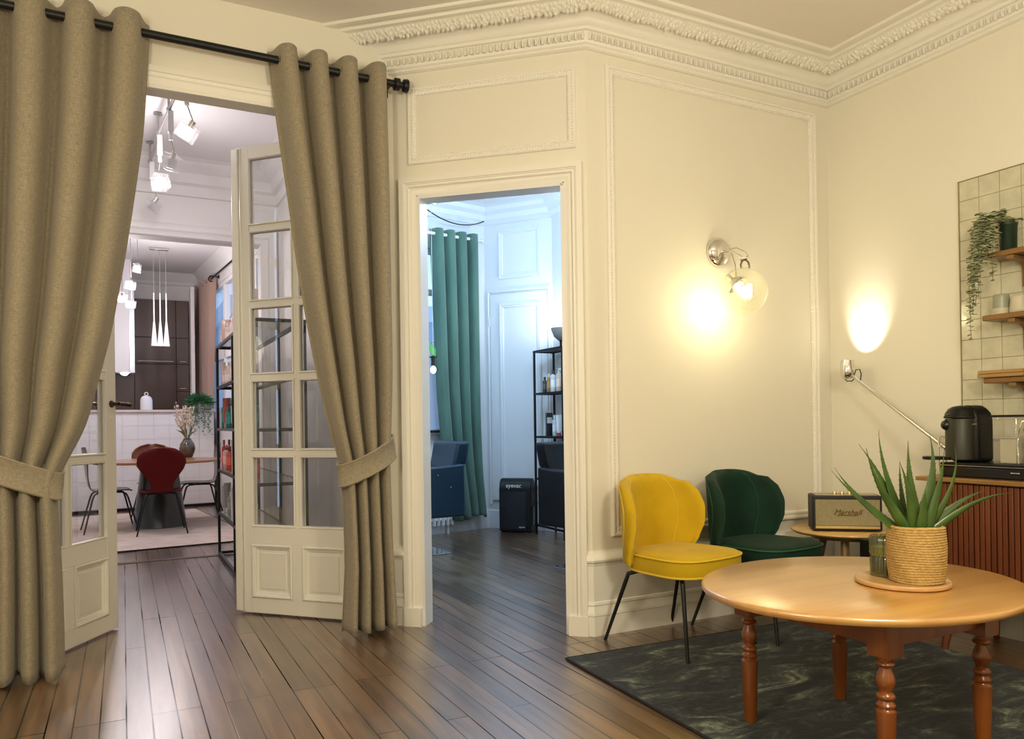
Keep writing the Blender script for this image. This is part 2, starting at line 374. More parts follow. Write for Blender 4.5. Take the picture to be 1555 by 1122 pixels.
corn_path = [(CL.x, CL.y), (CR.x, CR.y), (XR, YP), (XR, -2.2)]
cprof = [(0, 3.15), (.014, 3.152), (.022, 3.160), (.018, 3.170), (.03, 3.176), (.034, 3.184), (.034, 3.19), (.028, 3.192), (.036, 3.236), (.048, 3.24), (.05, 3.256),
         (.062, 3.262), (.068, 3.283), (.080, 3.300), (.100, 3.312), (.128, 3.316), (.130, 3.304), (.140, 3.304), (.152, 3.312), (.164, 3.326), (.172, 3.338), (.180, 3.342), (.20, 3.343), (.204, 3.358), (.232, 3.360), (.236, 3.352), (.262, 3.354), (.266, 3.3695), (.0, 3.371)]
corn = sweep_plan([Vector(p) for p in corn_path], cprof, ends=((-1/abs(CN.x), 0), None))
oriented_bumps(corn, corn_path[:3]+[(XR, .6)], .036, 3.213, .036, (.010, .012, .021))
oriented_bumps(corn, corn_path[:3]+[(XR, .6)], .036, 3.213, .018, (.004, .010, .019))
for dd, zz in ((.137, 3.302), (.151, 3.312), (.164, 3.327)):
    oriented_bumps(corn, corn_path[:3]+[(XR, .6)], dd, zz, .023, (.011, .012, .011), ends_trim=.006, jitter=.007, tilt=.6)
struct(build(corn, 'trim_1', TRIMM, smooth=True, angle=50))
# dado + plinth
dprof = [(0, .452), (.010, .45), (.014, .438), (.022, .43), (.034, .418), (.038, .404), (.034, .392), (.024, .388), (.022, .375), (.019, .372), (.019, .182), (.024, .178), (.027, .165), (.024, .158),
         (.030, .13), (.034, .12), (.034, .108), (.030, .104), (.030, 0), (0, 0)]
cu = lambda u: (CL.x+CDIR.x*u, CL.y+CDIR.y*u)
struct(build(sweep_plan([Vector(cu(1.095)), Vector((CR.x, CR.y)), Vector((XR, YP)), Vector((XR, -2.2))], dprof), 'baseboard_back', TRIMM, smooth=True, angle=30))
struct(build(sweep_plan([Vector(cu(0)), Vector(cu(.043))], dprof, ends=((-1/abs(CN.x), 0), None)), 'baseboard_corner', TRIMM, smooth=True, angle=30))
lprof = [(0, .19), (.012, .185), (.018, .16), (.018, 0), (0, 0)]
struct(build(sweep_plan([Vector((-2.3, 4.23)), Vector((-.62, 4.23))], lprof), 'baseboard_left', TRIMM))
# doorway casing on the corner wall (w inward from outer edge, h off the wall)
kprof = [(0, 0), (0, .034), (.010, .036), (.03, .036), (.033, .030), (.037, .030), (.041, .024), (.049, .024), (.053, .030), (.057, .024), (.062, .019), (.072, .019), (.078, .016), (.1, .014), (.1, 0)]
cas = frame([(1.095, 0), (1.095, 2.547), (.043, 2.547), (.043, 0)], kprof, CL, CDIR, CN, False)
for u0, u1 in ((.040, .146), (.992, 1.098)):
    cas.obox(CL+CDIR*(u0+u1)/2+CN*.019+Vector((0, 0, .052)), CDIR*(u1-u0)/2, CN*.020, Vector((0, 0, .052)))
struct(build(cas, 'trim_2', TRIMM, smooth=True, angle=30))
lin = MB()
for u in (.143, .995):
    s = -1 if u < .5 else 1
    lin.obox(CL+CDIR*(u+s*.004-s*.012)+CN*(-.045)+Vector((0, 0, 1.22)), CDIR*.012, CN*.058, Vector((0, 0, 1.22)))
lin.obox(CL+CDIR*.569+CN*(-.045)+Vector((0, 0, 2.44)), CDIR*.42, CN*.058, Vector((0, 0, .012)))
struct(build(lin, 'trim_8', mat('white_gloss_lining', (.82, .82, .81), .35)))
# raised frames with bead rows
def panel_frame(name, u0, u1, z0, z1, origin, ua, na, prof, beads):
    mb = frame([(u0, z0), (u1, z0), (u1, z1), (u0, z1)], prof, origin, ua, na, True)
    origin, ua, na = Vector(origin), Vector(ua), Vector(na)
    for inset, h, r, step in beads:
        for (a, b) in (((u0+inset, z0+inset), (u1-inset, z0+inset)), ((u1-inset, z0+inset), (u1-inset, z1-inset)), ((u1-inset, z1-inset), (u0+inset, z1-inset)), ((u0+inset, z1-inset), (u0+inset, z0+inset))):
            a, b = Vector(a), Vector(b); k = int((b-a).length/step)
            for j in range(k):
                q = a+(b-a)*j/k; c = origin+ua*q.x+Vector((0, 0, q.y))+na*h
                mb.add([c+ua*r, c+Vector((0, 0, r)), c-ua*r, c-Vector((0, 0, r)), c+na*r*.9], [(0, 1, 4), (1, 2, 4), (2, 3, 4), (3, 0, 4)])
    return struct(build(mb, name, TRIMM, smooth=True, angle=35))
fprof = [(0, 0), (0, .012), (.006, .016), (.014, .014), (.016, .010), (.026, .010), (.030, .014), (.036, .012), (.045, .004), (.046, 0)]
panel_frame('trim_3', .094, 1.063, 2.627, 3.064, CL, CDIR, CN, fprof, [(.021, .010, .0075, .016), (.040, .007, .0065, .014)])
fprof2 = [(0, 0), (0, .018), (.006, .024), (.016, .024), (.020, .014), (.026, .013), (.034, .018), (.044, .016), (.05, .004), (.051, 0)]
panel_frame('trim_4', 2.362, 3.965, .522, 3.09, (0, YP, 0), (1, 0, 0), (0, -1, 0), fprof2, [(.024, .013, .0075, .017), (.047, .007, .0075, .016)])
# left opening: head casing and jambs
hp = [(0, 0), (0, .030), (.012, .034), (.03, .034), (.034, .026), (.05, .024), (.056, .030), (.064, .024), (.09, .018), (.095, .014), (.108, .014), (.108, 0)]
struct(build(frame([(1.323, 0), (1.323, 2.958), (-.608, 2.958), (-.608, 0)], hp, (0, 4.23, 0), (1, 0, 0), (0, -1, 0), False), 'trim_5', TRIMM, smooth=True, angle=30))
# header mouldings of the hall end wall, hall cornice, dining cornice
mp_ = [(0, 0), (0, .03), (.02, .034), (.04, .024), (.07, .024), (.08, .034), (.10, .02), (.13, .016), (.14, 0)]
struct(build(frame([(1.28, 0), (1.28, 2.94), (-1.54, 2.94), (-1.54, 0)], mp_, (0, 7.29, 0), (1, 0, 0), (0, -1, 0), False), 'trim_6', HALLW, smooth=True, angle=30))
hc = [(0, 3.17), (.02, 3.175), (.03, 3.2), (.03, 3.26), (.06, 3.28), (.08, 3.36), (.14, 3.40), (.16, 3.44), (.2, 3.46), (0, 3.461)]
struct(build(sweep_plan([Vector((-2.3, 4.36)), Vector((-2.3, 7.29)), Vector((1.30, 7.29)), Vector((1.34, 4.38))], hc), 'trim_7', HALLW, smooth=True, angle=30))
dc = [(0, 3.41), (.02, 3.42), (.035, 3.45), (.035, 3.47), (.06, 3.50), (.09, 3.55), (.12, 3.58), (.14, 3.6), (0, 3.601)]
struct(build(sweep_plan([Vector((-3.0, 13.4)), Vector((DW1.x, DW1.y)), Vector((DW0.x, DW0.y))], dc), 'trim_9', HALLW, smooth=True, angle=30))
th = MB(); th.box(-1.3, 7.26, 0, 1.15, 7.33, .006)
struct(build(th, 'trim_10', wood('threshold_wood', (.10, .06, .03), (.16, .10, .06), .4)))

# ------------------------------------------------------------------ french door leaves
W = .84; HD = 2.86
def leaf(name, free, hinge, label, side):
    free = Vector((*free, 0)); hinge = Vector((*hinge, 0)); ud = (hinge-free).normalized(); nn = Vector((ud.y, -ud.x, 0)) * side   # nn: towards the main room
    loc = free.copy(); root = bpy.data.objects.new(name, None); COL.objects.link(root); root.location = loc; WM[root] = Matrix.Translation(loc); root['kind'] = 'structure'; root['label'] = label
    T = .042
    def bx(mb, u0, u1, z0, z1, a=0.0, b=-T): mb.obox(loc+ud*(u0+u1)/2+nn*(a+b)/2+Vector((0, 0, (z0+z1)/2)), ud*(u1-u0)/2, nn*abs(a-b)/2, Vector((0, 0, (z1-z0)/2)))
    fr = MB(); bx(fr, 0, .094, .01, HD); bx(fr, .75, W, .01, HD)
    bx(fr, .094, .75, .01, .105); bx(fr, .094, .75, .43, .535); bx(fr, .382, .452, .105, .43); bx(fr, .094, .75, 2.79, HD)
    bx(fr, .405, .441, .535, 2.79, -.006, -T+.006)
    rows = [.535, .983, 1.445, 1.893, 2.357, 2.79]
    for z in rows[1:-1]: bx(fr, .094, .75, z-.018, z+.018, -.004, -T+.004)
    build(fr, 'door_frame', TRIMM, root, bevel=.003)
    mo = MB()
    for s, a in ((nn, 0), (-nn, -T)):
        o = loc+nn*a
        flip = 1
        for z0, z1 in zip(rows[:-1], rows[1:]):
            for u0, u1 in ((.094, .405), (.441, .75)):
                e0 = z0+(.018 if z0 > .6 else 0); e1 = z1-(.018 if z1 < 2.7 else 0)
                mb = frame([(u0, e0), (u1, e0), (u1, e1), (u0, e1)], [(0, -.012), (0, .003), (.004, .005), (.009, .002), (.012, -.010), (.012, -.012)], o, ud, s, True); mo.add(mb.v, mb.f)
    build(mo, 'glazing_bead', TRIMM, root, smooth=True, angle=30)
    for u0, u1 in ((.094, .382), (.452, .75)):
        pn = MB(); bx(pn, u0, u1, .105, .43, -.014, -T+.014); bx(pn, u0+.055, u1-.055, .16, .375, -.006, -T+.006)
        for s, a in ((nn, 0), (-nn, -T)):
            mb = frame([(u0, .105), (u1, .105), (u1, .43), (u0, .43)], [(0, -.014), (0, .006), (.008, .010), (.018, .006), (.022, -.004), (.030, -.006), (.036, -.013), (.036, -.014)], loc+nn*a, ud, s, True); pn.add(mb.v, mb.f)
        build(pn, 'door_panel', TRIMM, root, smooth=True, angle=25)
    gl = MB()
    for z0, z1 in zip(rows[:-1], rows[1:]):
        for u0, u1 in ((.098, .409), (.437, .746)):
            o = loc+nn*(-T/2); a = o+ud*u0; b = o+ud*u1
            gl.quad(a+Vector((0, 0, z0+.008)), b+Vector((0, 0, z0+.008)), b+Vector((0, 0, z1-.008)), a+Vector((0, 0, z1-.008)))
    build(gl, 'glass_panes', GLASS, root)
    return root, loc, ud, nn, T
BRONZE = mat('dark_bronze', (.10, .075, .05), .32, metal=1.0)
dl = leaf('door_1', (-.035, 4.94), (-.478, 4.225), 'left leaf of the white glazed double doors with a bronze lever handle', -1)
dr = leaf('door_2', (.631, 4.971), (1.215, 4.367), 'right leaf of the white glazed double doors, half behind the curtain', 1)
root, loc, ud, nn, T = dl
for s, off in ((1, 0), (-1, -T)):
    h = MB(); p = loc+ud*.045+nn*off+Vector((0, 0, 1.285)); n2 = nn*s
    h.lathe([(.02, 0), (.02, .006), (.012, .01), (.011, .045)], p, 16, n2)
    e = p+n2*.045
    h.tube([e, e-ud*.02*s, e-ud*.05*s, e-ud*.105*s-Vector((0, 0, .004))] if s > 0 else [e, e+ud*.03, e+ud*.07, e+ud*.12], [.011, .012, .011, .013], 10)
    build(h, 'lever_handle', BRONZE, root, smooth=True)
k = MB(); k.lathe([(.016, 0), (.016, .005), (.006, .006)], loc+ud*.04+nn*0+Vector((0, 0, 1.205)), 14, nn)
build(k, 'key_plate', TRIMM, root, smooth=True)
root, loc, ud, nn, T = dr
st = MB(); st.obox(loc+ud*.006+nn*.006+Vector((0, 0, 1.435)), ud*.024, nn*.009, Vector((0, 0, 1.415)))
st.obox(loc+ud*.040+nn*.003+Vector((0, 0, 1.435)), ud*.006, nn*.005, Vector((0, 0, 1.42)))
build(st, 'meeting_strip', TRIMM, root, bevel=.005)

# ------------------------------------------------------------------ curtains
def interp(tab, z):
    tab = sorted(tab, key=lambda t: t[1])
    if z <= tab[0][1]: return tab[0][0]
    for (a, za), (b, zb) in zip(tab[:-1], tab[1:]):
        if z <= zb:
            t = (z-za)/(zb-za); return a+(b-a)*t
    return tab[-1][0]
def smooth_interp(tab, z, w=.06): return sum(interp(tab, z+k*w) for k in (-1, -.5, 0, .5, 1))/5
def fabric(XL, XRt, A, z0, z1, nf, phase, frame_fn, pw=.6, hem=None, nz=70, seed=1, zw=0.0, omega=.10):
    rr = random.Random(seed); jit = [rr.uniform(-.12, .12) for _ in range(nf*2+3)]; jz = [rr.uniform(-.02, .02) for _ in range(nf*2+3)]
    nu = nf*18; P = []
    for i in range(nz+1):
        z = z0+(z1-z0)*i/nz; row = []
        for j in range(nu+1):
            t = j/nu; th = 2*PI*nf*t+phase; k = t*nf*2; ki = int(k); kf = k-ki
            wob = (jit[ki]*(1-kf)+jit[ki+1]*kf); dz = (jz[ki]*(1-kf)+jz[ki+1]*kf)*zw
            low = max(0, min(1, (1.6-z)/1.6))
            c = math.cos(th+wob*low*3); c = math.copysign(abs(c)**pw, c)
            x = smooth_interp(XL, z)+(smooth_interp(XRt, z)-smooth_interp(XL, z))*(t+omega/nf*math.sin(th)+wob*.03*low)
            a = interp(A, z)*(1+wob*.6*low)
            d = a*c+(.009 if hem and z < hem else 0)
            zz = z if i > 0 else z+dz
            row.append(frame_fn(x, d, zz))
        P.append(row)
    return P
LIN = linen('beige_linen', (.205, .172, .118), (.43, .375, .275))
def mk_curtain(name, label, XL, XRt, A, z1, z0, nf, phase, Y, hem, seed, tie, zw):
    mb = MB(); mb.grid(fabric(XL, XRt, A, z0, z1, nf, phase, lambda x, d, z: Vector((x, Y-d, z)), hem=hem, seed=seed, zw=zw, omega=.065, pw=.62))
    xm = (XL[0][0]+XRt[0][0])/2
    o = build(mb, name, LIN, org=(xm, Y, 0), smooth=True, angle=180, solid=.004); tag(o, label, 'curtain', 'beige linen curtains')
    # tieback band
    xa, za, xb, zb, hh, dep = tie; band = MB(); rs = []
    n = 40; inner = []; outer = []
    ringpts = []
    for i in range(n):
        t = 2*PI*i/n; cx_ = (xa+xb)/2; x = cx_+(xb-xa)/2*math.cos(t); y = Y-dep*math.sin(t)*(1 if math.sin(t) > 0 else .75); z = za+(zb-za)*(x-xa)/(xb-xa)
        if math.sin(t) > 0: z -= .018*math.sin(t)
        ringpts.append(Vector((x, y, z)))
    sec = []
    for p in ringpts:
        nx = Vector((p.x-(xa+xb)/2, (p.y-Y)*1.4, 0)).normalized()
        sl = Vector((-(zb-za)/(xb-xa)*.25, 0, 1)).normalized()
        sec.append([p+sl*hh*q+nx*w for q, w in ((-1, -.001), (-1, .006), (-.9, .009), (-.84, .005), (0, .007), (.84, .005), (.9, .009), (1, .006), (1, -.001))])
    band.rings(sec, closed=True)
    build(band, 'tieback', LIN, o, smooth=True, angle=60)
    # grommets where the fabric crosses the rod
    for kx in range(nf*2):
        t = (PI/2+PI*kx-phase)/(2*PI*nf)
        if t < 0 or t > 1: continue
        x = interp(XL, z1-.06)+(interp(XRt, z1-.06)-interp(XL, z1-.06))*t
        g = MB(); g.tube([Vector((x, Y+.03*math.cos(a), 3.066+.03*math.sin(a)-.0)) for a in [2*PI*q/20 for q in range(20)]], .006, 6, closed=True)
        build(g, 'grommet', BLACK, o, smooth=True)
    return o
Yc = 4.112
XL_R = [(.695, 3.12), (.703, 3.06), (.751, 2.67), (.788, 2.4), (.834, 2.03), (.881, 1.72), (.929, 1.45), (.994, 1.13), (1.052, .93), (1.064, .74), (1.073, .42), (1.050, .03)]
XR_R = [(1.344, 3.12), (1.350, 2.4), (1.350, 1.45), (1.335, 1.09), (1.325, .95), (1.335, .4), (1.352, .03)]
A_R = [(.074, 3.12), (.076, 2.4), (.07, 1.5), (.05, 1.0), (.05, .8), (.06, .4), (.065, .03)]
mk_curtain('linen_curtain', 'beige linen curtain tied back beside the doorway to the blue-lit room', XL_R, XR_R, A_R, 3.128, .022, 4, PI-.5, Yc, .385, 3, (1.035, .875, 1.345, 1.03, .062, .075), 1)
XR_L = [(.135, 3.12), (.135, 3.05), (.104, 2.6), (.057, 2.25), (.009, 1.93), (-.047, 1.61), (-.098, 1.4), (-.16, 1.15), (-.236, 1.0), (-.281, .9), (-.274, .76), (-.264, .52), (-.257, .22), (-.256, .01)]
XL_L = [(-.86, 3.12), (-.84, 2.4), (-.80, 1.5), (-.72, 1.1), (-.68, .95), (-.69, .6), (-.72, .01)]
A_L = [(.074, 3.12), (.076, 2.4), (.07, 1.5), (.055, 1.0), (.055, .8), (.06, .4), (.065, .03)]
mk_curtain('linen_curtain', 'wide beige linen curtain at the left edge of the photo with its tieback', XL_L, XR_L, A_L, 3.14, .012, 5, PI-.15, Yc, None, 8, (-.74, 1.10, -.255, .885, .064, .075), 1)
rod = thing('curtain_rod', 'black metal curtain rod above the glazed double doors', 'curtain rod', (.2, Yc, 3.066))
m_ = MB(); m_.cyl((-1.2, Yc, 3.078), (1.40, Yc, 3.055), .020, 18); build(m_, 'rod', BLACK, rod, smooth=True)
m_ = MB(); m_.lathe([(.026, 0), (.034, .004), (.034, .03), (.018, .036), (.018, .05), (.034, .054), (.038, .075), (.036, .08)], (1.375, Yc, 3.055), 20, (1, 0, 0)); build(m_, 'finial', BLACK, rod, smooth=True)
for bx_ in (1.355, -1.0):
    m_ = MB(); m_.box(bx_-.008, Yc-.0, 3.045, bx_+.008, 4.229, 3.07); m_.box(bx_-.02, 4.222, 3.02, bx_+.02, 4.2299, 3.1); build(m_, 'bracket', BLACK, rod)

# ================================================================== lounge furniture
# ---- rug
rg = MB(); rg.box(0, -2.6, .001, 1.72, 0, .011)
rug = build(rg, 'area_rug', rug_material(), bevel=.003)
rug.location = (1.894, 3.191, 0); rug.rotation_euler = (0, 0, -.035); tag(rug, 'dark blue green distressed area rug under the round wooden table', 'rug')
WM[rug] = Matrix.Translation(rug.location) @ Matrix.Rotation(-.035, 4, 'Z')
eb = MB(); eb.tube([(0, -2.6, .007), (0, 0, .007), (1.72, 0, .007)], .0065, 6)
build(eb, 'binding', mat('dark_binding', (.012, .012, .016), .8), rug, world=False, smooth=True)

# ---- velvet chairs
def velvet(name, c1, c2, sh=.5):
    return mat(name, c1, .72, col2=c2, vscale=5, sheen=sh, spec=.25, bump=.12, bscale=500)
YEL = velvet('mustard_velvet', (.52, .33, .004), (.64, .42, .006), .12); YELP = mat('mustard_piping', (.72, .50, .03), .6)
GRN = velvet('bottle_green_velvet', (.001, .016, .009), (.002, .034, .018), .03); GRNP = mat('green_piping', (.005, .06, .032), .6)
def superpoly(wf, wb, yf, yb, n=64, p=3.2):
    pts = []
    for i in range(n):
        t = 2*PI*i/n; c, s = math.cos(t), math.sin(t)
        x = math.copysign(abs(c)**(2/p), c); y = math.copysign(abs(s)**(2/p), s)
        yy = (yf+yb)/2+(yb-yf)/2*y; w = wf+(wb-wf)*(y+1)/2; pts.append((x*w, yy))
    return pts
def velvet_chair(label, loc, rz, vm, pm):
    root = thing('dining_chair', label, 'chair', loc, rz, 'velvet chairs along the panelled wall')
    out = [(x+.022*(1-(y+.272)/.477), y) for x, y in superpoly(.262, .222, -.272, .205)]
    def ring(k, z, dy=0): return [Vector((x*k, (y+.03)*k-.03+dy, z)) for x, y in out]
    mb = MB(); mb.rings([ring(.90, .378), ring(.975, .380), ring(1, .392), ring(1, .42), ring(1.0, .462), ring(.985, .474), ring(.93, .482), ring(.75, .490), ring(.4, .495), ring(.05, .496)])
    build(mb, 'seat', vm, root, world=False, smooth=True, angle=180)
    for z, k, nm in ((.466, 1.006, 'piping'), (.386, 1.0, 'piping')):
        mb = MB(); mb.tube(ring(k, z), .0055, 8, closed=True); build(mb, nm, pm, root, world=False, smooth=True)
    # wrap-around back
    NU, NV = 32, 20; a, b = .255, .222
    def thm(v):   # half angle of the wings against height, v 0..1
        pts = [(0, 56), (.08, 60), (.25, 74), (.45, 84), (.62, 86), (.78, 80), (.9, 66), (1, 42)]
        for (v0, t0), (v1, t1) in zip(pts[:-1], pts[1:]):
            if v <= v1: s = (v-v0)/(v1-v0); s = s*s*(3-2*s)*.5+s*.5; return t0+(t1-t0)*s
        return pts[-1][1]
    def zz(v, t): return .40+.462*v - (.018*abs(t)**3 if v > .9 else 0)
    def surf(off):
        P = []
        for i in range(NV+1):
            v = i/NV; row = []
            for j in range(NU+1):
                t = -1+2*j/NU; th = math.radians(thm(v))*t; edge = max(0, abs(t)-.82)/.18; ev = max(0, v-.9)/.1; ev2 = max(0, .05-v)/.05
                k = off*math.sqrt(max(0, 1-max(edge, ev, ev2)**2.2))
                lean = .035*v*v-.012
                cx_, cy_ = math.sin(th), math.cos(th)
                bulge = .008*math.sin(PI*v)
                row.append(Vector(((a+k+bulge)*cx_-.018, -.005+(b+k+bulge)*cy_+lean, zz(v, t))))
            P.append(row)
        return P
    ou = surf(.030); inn = surf(-.028); mb = MB(); mb.grid(ou); o = len(mb.v); mb.grid([r[::-1] for r in inn])
    # stitch border
    W_ = NU+1
    idx_o = [j for j in range(W_)]+[i*W_+NU for i in range(1, NV+1)]+[NV*W_+j for j in range(NU-1, -1, -1)]+[i*W_ for i in range(NV-1, 0, -1)]
    def mirror(i): r, c_ = divmod(i, W_); return o+r*W_+(NU-c_)
    n = len(idx_o)
    for q in range(n): p0, p1 = idx_o[q], idx_o[(q+1) % n]; mb.f.append((p0, p1, mirror(p1), mirror(p0)))
    build(mb, 'backrest', vm, root, world=False, smooth=True, angle=180)
    for s in (-1, 1):   # seams between the back and its wings, inside and outside
        for S, rr in ((inn, .0028), (ou, .004)):
            j = int(NU/2+s*NU/2*(.60 if S is inn else .80)); mb = MB(); mb.tube([S[i][j]+(Vector((0, 0, 0))) for i in range(1, NV)], rr, 6)
            build(mb, 'seam', pm, root, world=False, smooth=True)
    for sx, sy in ((-1, -1), (1, -1), (-1, 1), (1, 1)):
        mb = MB(); top = Vector((sx*.15, sy*.14-.03, .384)); foot = Vector((sx*.255, sy*.28-.005, .0))
        kn = top.lerp(foot, .16)+Vector((sx*.03, sy*.02, .035))
        mb.tube([Vector((sx*.10, sy*.10-.03, .374)), top+Vector((sx*.02, sy*.01, -.012)), kn, kn.lerp(foot, .12), foot], [.010, .011, .0115, .011, .0085], 10)
        build(mb, 'leg', BLACK, root, world=False, smooth=True)
    return root
velvet_chair('mustard yellow velvet chair with black metal legs against the panelled wall', (2.545, 3.155, .0), .165, YEL, YELP)
velvet_chair('dark green velvet chair beside the mustard one', (3.12, 3.150, .0), .15, GRN, GRNP)

# ---- round coffee table
TOPW = wood('honey_wood', (.47, .22, .040), (.60, .32, .075), .36, 'X', .8, 1.0)
TB_ = TOPW.node_tree.nodes['Principled BSDF']; TB_.inputs['Coat IOR'].default_value = 2.1; TB_.inputs['Coat Roughness'].default_value = .285
LEGW = wood('red_brown_wood', (.17, .044, .008), (.27, .080, .014), .3, 'Z', .8, .4)
TC = Vector((2.352, 1.895, .011))
tb = thing('coffee_table', 'low round wooden table with turned legs on the dark rug', 'table', TC)
mb = MB(); n = 96; zt = .56; th_ = .026; a_, b_ = .586, .503
def el(k, z, da=0): return [Vector((TC.x+(a_*k+da)*math.cos(2*PI*i/n), TC.y+(b_*k+da)*math.sin(2*PI*i/n), z)) for i in range(n)]
mb.rings([el(1, zt-th_, -.012), el(1, zt-th_, -.006), el(1, zt-th_*.7), el(1, zt-th_*.3), el(1, zt-.003, -.003), el(1, zt, -.009), el(.5, zt), el(.02, zt)])
build(mb, 'tabletop', TOPW, tb, smooth=True, angle=50)
LX0, LX1, LY0, LY1 = 2.10, 2.585, 1.605, 2.185
mb = MB()
for (x0, y0, x1, y1) in ((LX0, LY0-.012, LX1, LY0+.012), (LX0, LY1-.012, LX1, LY1+.012), (LX0-.012, LY0, LX0+.012, LY1), (LX1-.012, LY0, LX1+.012, LY1)): mb.box(x0, y0, .435, x1, y1, zt-th_)
build(mb, 'apron', LEGW, tb, bevel=.002)
lp_ = [(.022, .0), (.0225, .004), (.0305, .225), (.0305, .229), (.024, .234), (.022, .238), (.028, .243), (.029, .249), (.024, .255), (.0205, .262), (.027, .268), (.0285, .275), (.026, .281), (.019, .287), (.0185, .292), (.024, .303), (.0285, .318), (.0285, .328),
       (.024, .345), (.018, .358), (.017, .364), (.026, .369), (.0285, .375), (.026, .381), (.019, .386), (.019, .391), (.027, .398), (.033, .401)]
for x in (LX0, LX1):
    for y in (LY0, LY1):
        mb = MB(); mb.lathe([(r, z+.011) for r, z in lp_], (x, y, 0), 24); mb.box(x-.037, y-.037, .411, x+.037, y+.037, zt-th_)
        build(mb, 'leg', LEGW, tb, smooth=True, angle=40)
TZ = zt+.0005
# ---- tray, candle, aloe
tr = MB(); tr.lathe([(.12, 0), (.148, 0), (.154, .004), (.155, .012), (.153, .016), (.15, .018), (.146, .0165), (.02, .0165)], (2.452, 1.80, TZ), 64)
tag(build(tr, 'serving_tray', wood('tray_wood', (.46, .25, .09), (.60, .36, .15), .4, 'Y', .7, .2), org=(2.452, 1.80, TZ), smooth=True, angle=40), 'thin round wooden serving board under the potted aloe', 'tray')
TZ2 = TZ+.0168
cd = thing('candle_jar', 'ribbed olive green glass candle jar behind the woven pot', 'candle', (2.448, 1.868, TZ2))
def ribbed(prof, c, n=96, k=24, amp=.0012):
    m2 = MB(); rs = []
    for r, z in prof: rs.append([Vector((c[0]+(r+amp*math.cos(k*2*PI*i/n))*math.cos(2*PI*i/n), c[1]+(r+amp*math.cos(k*2*PI*i/n))*math.sin(2*PI*i/n), c[2]+z)) for i in range(n)])
    m2.rings(rs, cap=True); return m2
build(ribbed([(.044, 0), (.047, .004), (.0475, .06), (.045, .068), (.043, .072), (.045, .076), (.0485, .084), (.049, .10), (.0485, .142), (.046, .145), (.044, .143), (.0445, .085), (.040, .072), (.0425, .06), (.0425, .012)], (2.448, 1.868, TZ2)), 'jar', glass('olive_glass', (.55, .60, .33), 1.2, .03, .06), cd, smooth=True, angle=80)
mb = MB(); mb.lathe([(.0405, .073), (.0435, .086), (.0435, .103), (.02, .104), (.002, .1045)], (2.448, 1.868, TZ2), 32); build(mb, 'wax', mat('candle_wax', (.72, .72, .42), .5), cd, smooth=True)
mb = MB(); mb.lathe([(.002, .013), (.0418, .0135), (.0418, .060), (.0395, .071), (.002, .0725)], (2.448, 1.868, TZ2), 32); build(mb, 'lower_glass', mat('deep_olive', (.012, .016, .003), .5, spec=.2), cd, smooth=True, angle=50)
mb = MB(); mb.cyl((2.448, 1.868, TZ2+.10), (2.449, 1.868, TZ2+.116), .0012, 6); build(mb, 'wick', BLACK, cd)
pt = thing('potted_aloe', 'spiky green aloe in a woven straw pot on the wooden board', 'plant', (2.462, 1.752, TZ2))
PC = Vector((2.462, 1.752, TZ2)); PH = .193
prof = []; nrow = 22
for i in range(nrow):
    z = PH*i/nrow; r = .085+.008*math.sin(PI*min(1, z/PH*.9))
    for q in (.0, .25, .5, .75): prof.append((r+.0030*math.sin(PI*q), z+PH/nrow*q))
prof += [(.086, PH), (.082, PH+.002), (.078, PH-.004), (.078, PH-.03)]
mb = MB(); n = 160; rs = []
for r, z in prof:
    rs.append([PC+Vector(((r+.0016*math.sin(40*2*PI*i/n+z*900)+.0012*math.sin(7*2*PI*i/n+z*60))*math.cos(2*PI*i/n), (r+.0016*math.sin(40*2*PI*i/n+z*900))*math.sin(2*PI*i/n), z+.0012*math.sin(3*2*PI*i/n+z*40))) for i in range(n)])
mb.rings(rs); build(mb, 'woven_pot', mat('straw_rope', (.42, .25, .065), .8, col2=(.62, .42, .15), vscale=70, stretch=(1, 1, 3), bump=.5, bscale=160), pt, smooth=True, angle=180)
mb = MB(); mb.lathe([(.080, PH-.03), (.079, PH-.012), (.03, PH-.008), (.002, PH-.006)], PC, 32); build(mb, 'soil', mat('soil', (.02, .014, .01), .95, bump=.6, bscale=120), pt, smooth=True)
camr = Vector((math.cos(yaw_), -math.sin(yaw_), 0)) if False else Vector((.8918, -.4525, 0)); camf = Vector((.4525, .8918, 0))
def blade(mb, base, tip, bend, w, depth_bend=0.0, n=14):
    base, tip = Vector(base), Vector(tip); ax = tip-base; L_ = ax.length; side = ax.cross(camf).normalized()   # bends within the visible fan
    pts = []; rs = []
    nrm0 = None
    for i in range(n+1):
        t = i/n; p = base+ax*t+side*bend*L_*4*t*(1-t)*(.5+.5*t)+camf*depth_bend*math.sin(PI*t)
        pts.append(p)
    rad = Vector((base.x-PC.x, base.y-PC.y, 0)); rad = rad.normalized() if rad.length > 1e-3 else -camf
    for i, p in enumerate(pts):
        t = i/n; T_ = (pts[min(i+1, n)]-pts[max(i-1, 0)]).normalized(); s_ = T_.cross(rad)
        s_ = s_.normalized() if s_.length > .15 else T_.cross(camf).normalized()
        s_ = (s_*.35+T_.cross(camf).normalized()*math.copysign(1, s_.dot(T_.cross(camf)))*.65).normalized()
        u_ = s_.cross(T_).normalized(); ww = w*(1-t**1.6)*(.72+.28*math.cos(2.2*t)); ww = max(ww, .0008); tk = ww*.30
        rs.append([p+s_*ww*math.cos(q)+u_*(tk*math.sin(q)-ww*.28*math.cos(q)**2) for q in [2*PI*k/10 for k in range(10)]])
        if 0 < i < n-2 and True:
            for sg in (-1, 1):
                e = p+s_*ww*sg-u_*ww*.28; mb.add([e-T_*.0025, e+T_*.0025, e+s_*sg*.0028+T_*.0025, e-u_*.001], [(0, 1, 2), (0, 2, 3), (1, 3, 2)])
    mb.rings(rs)
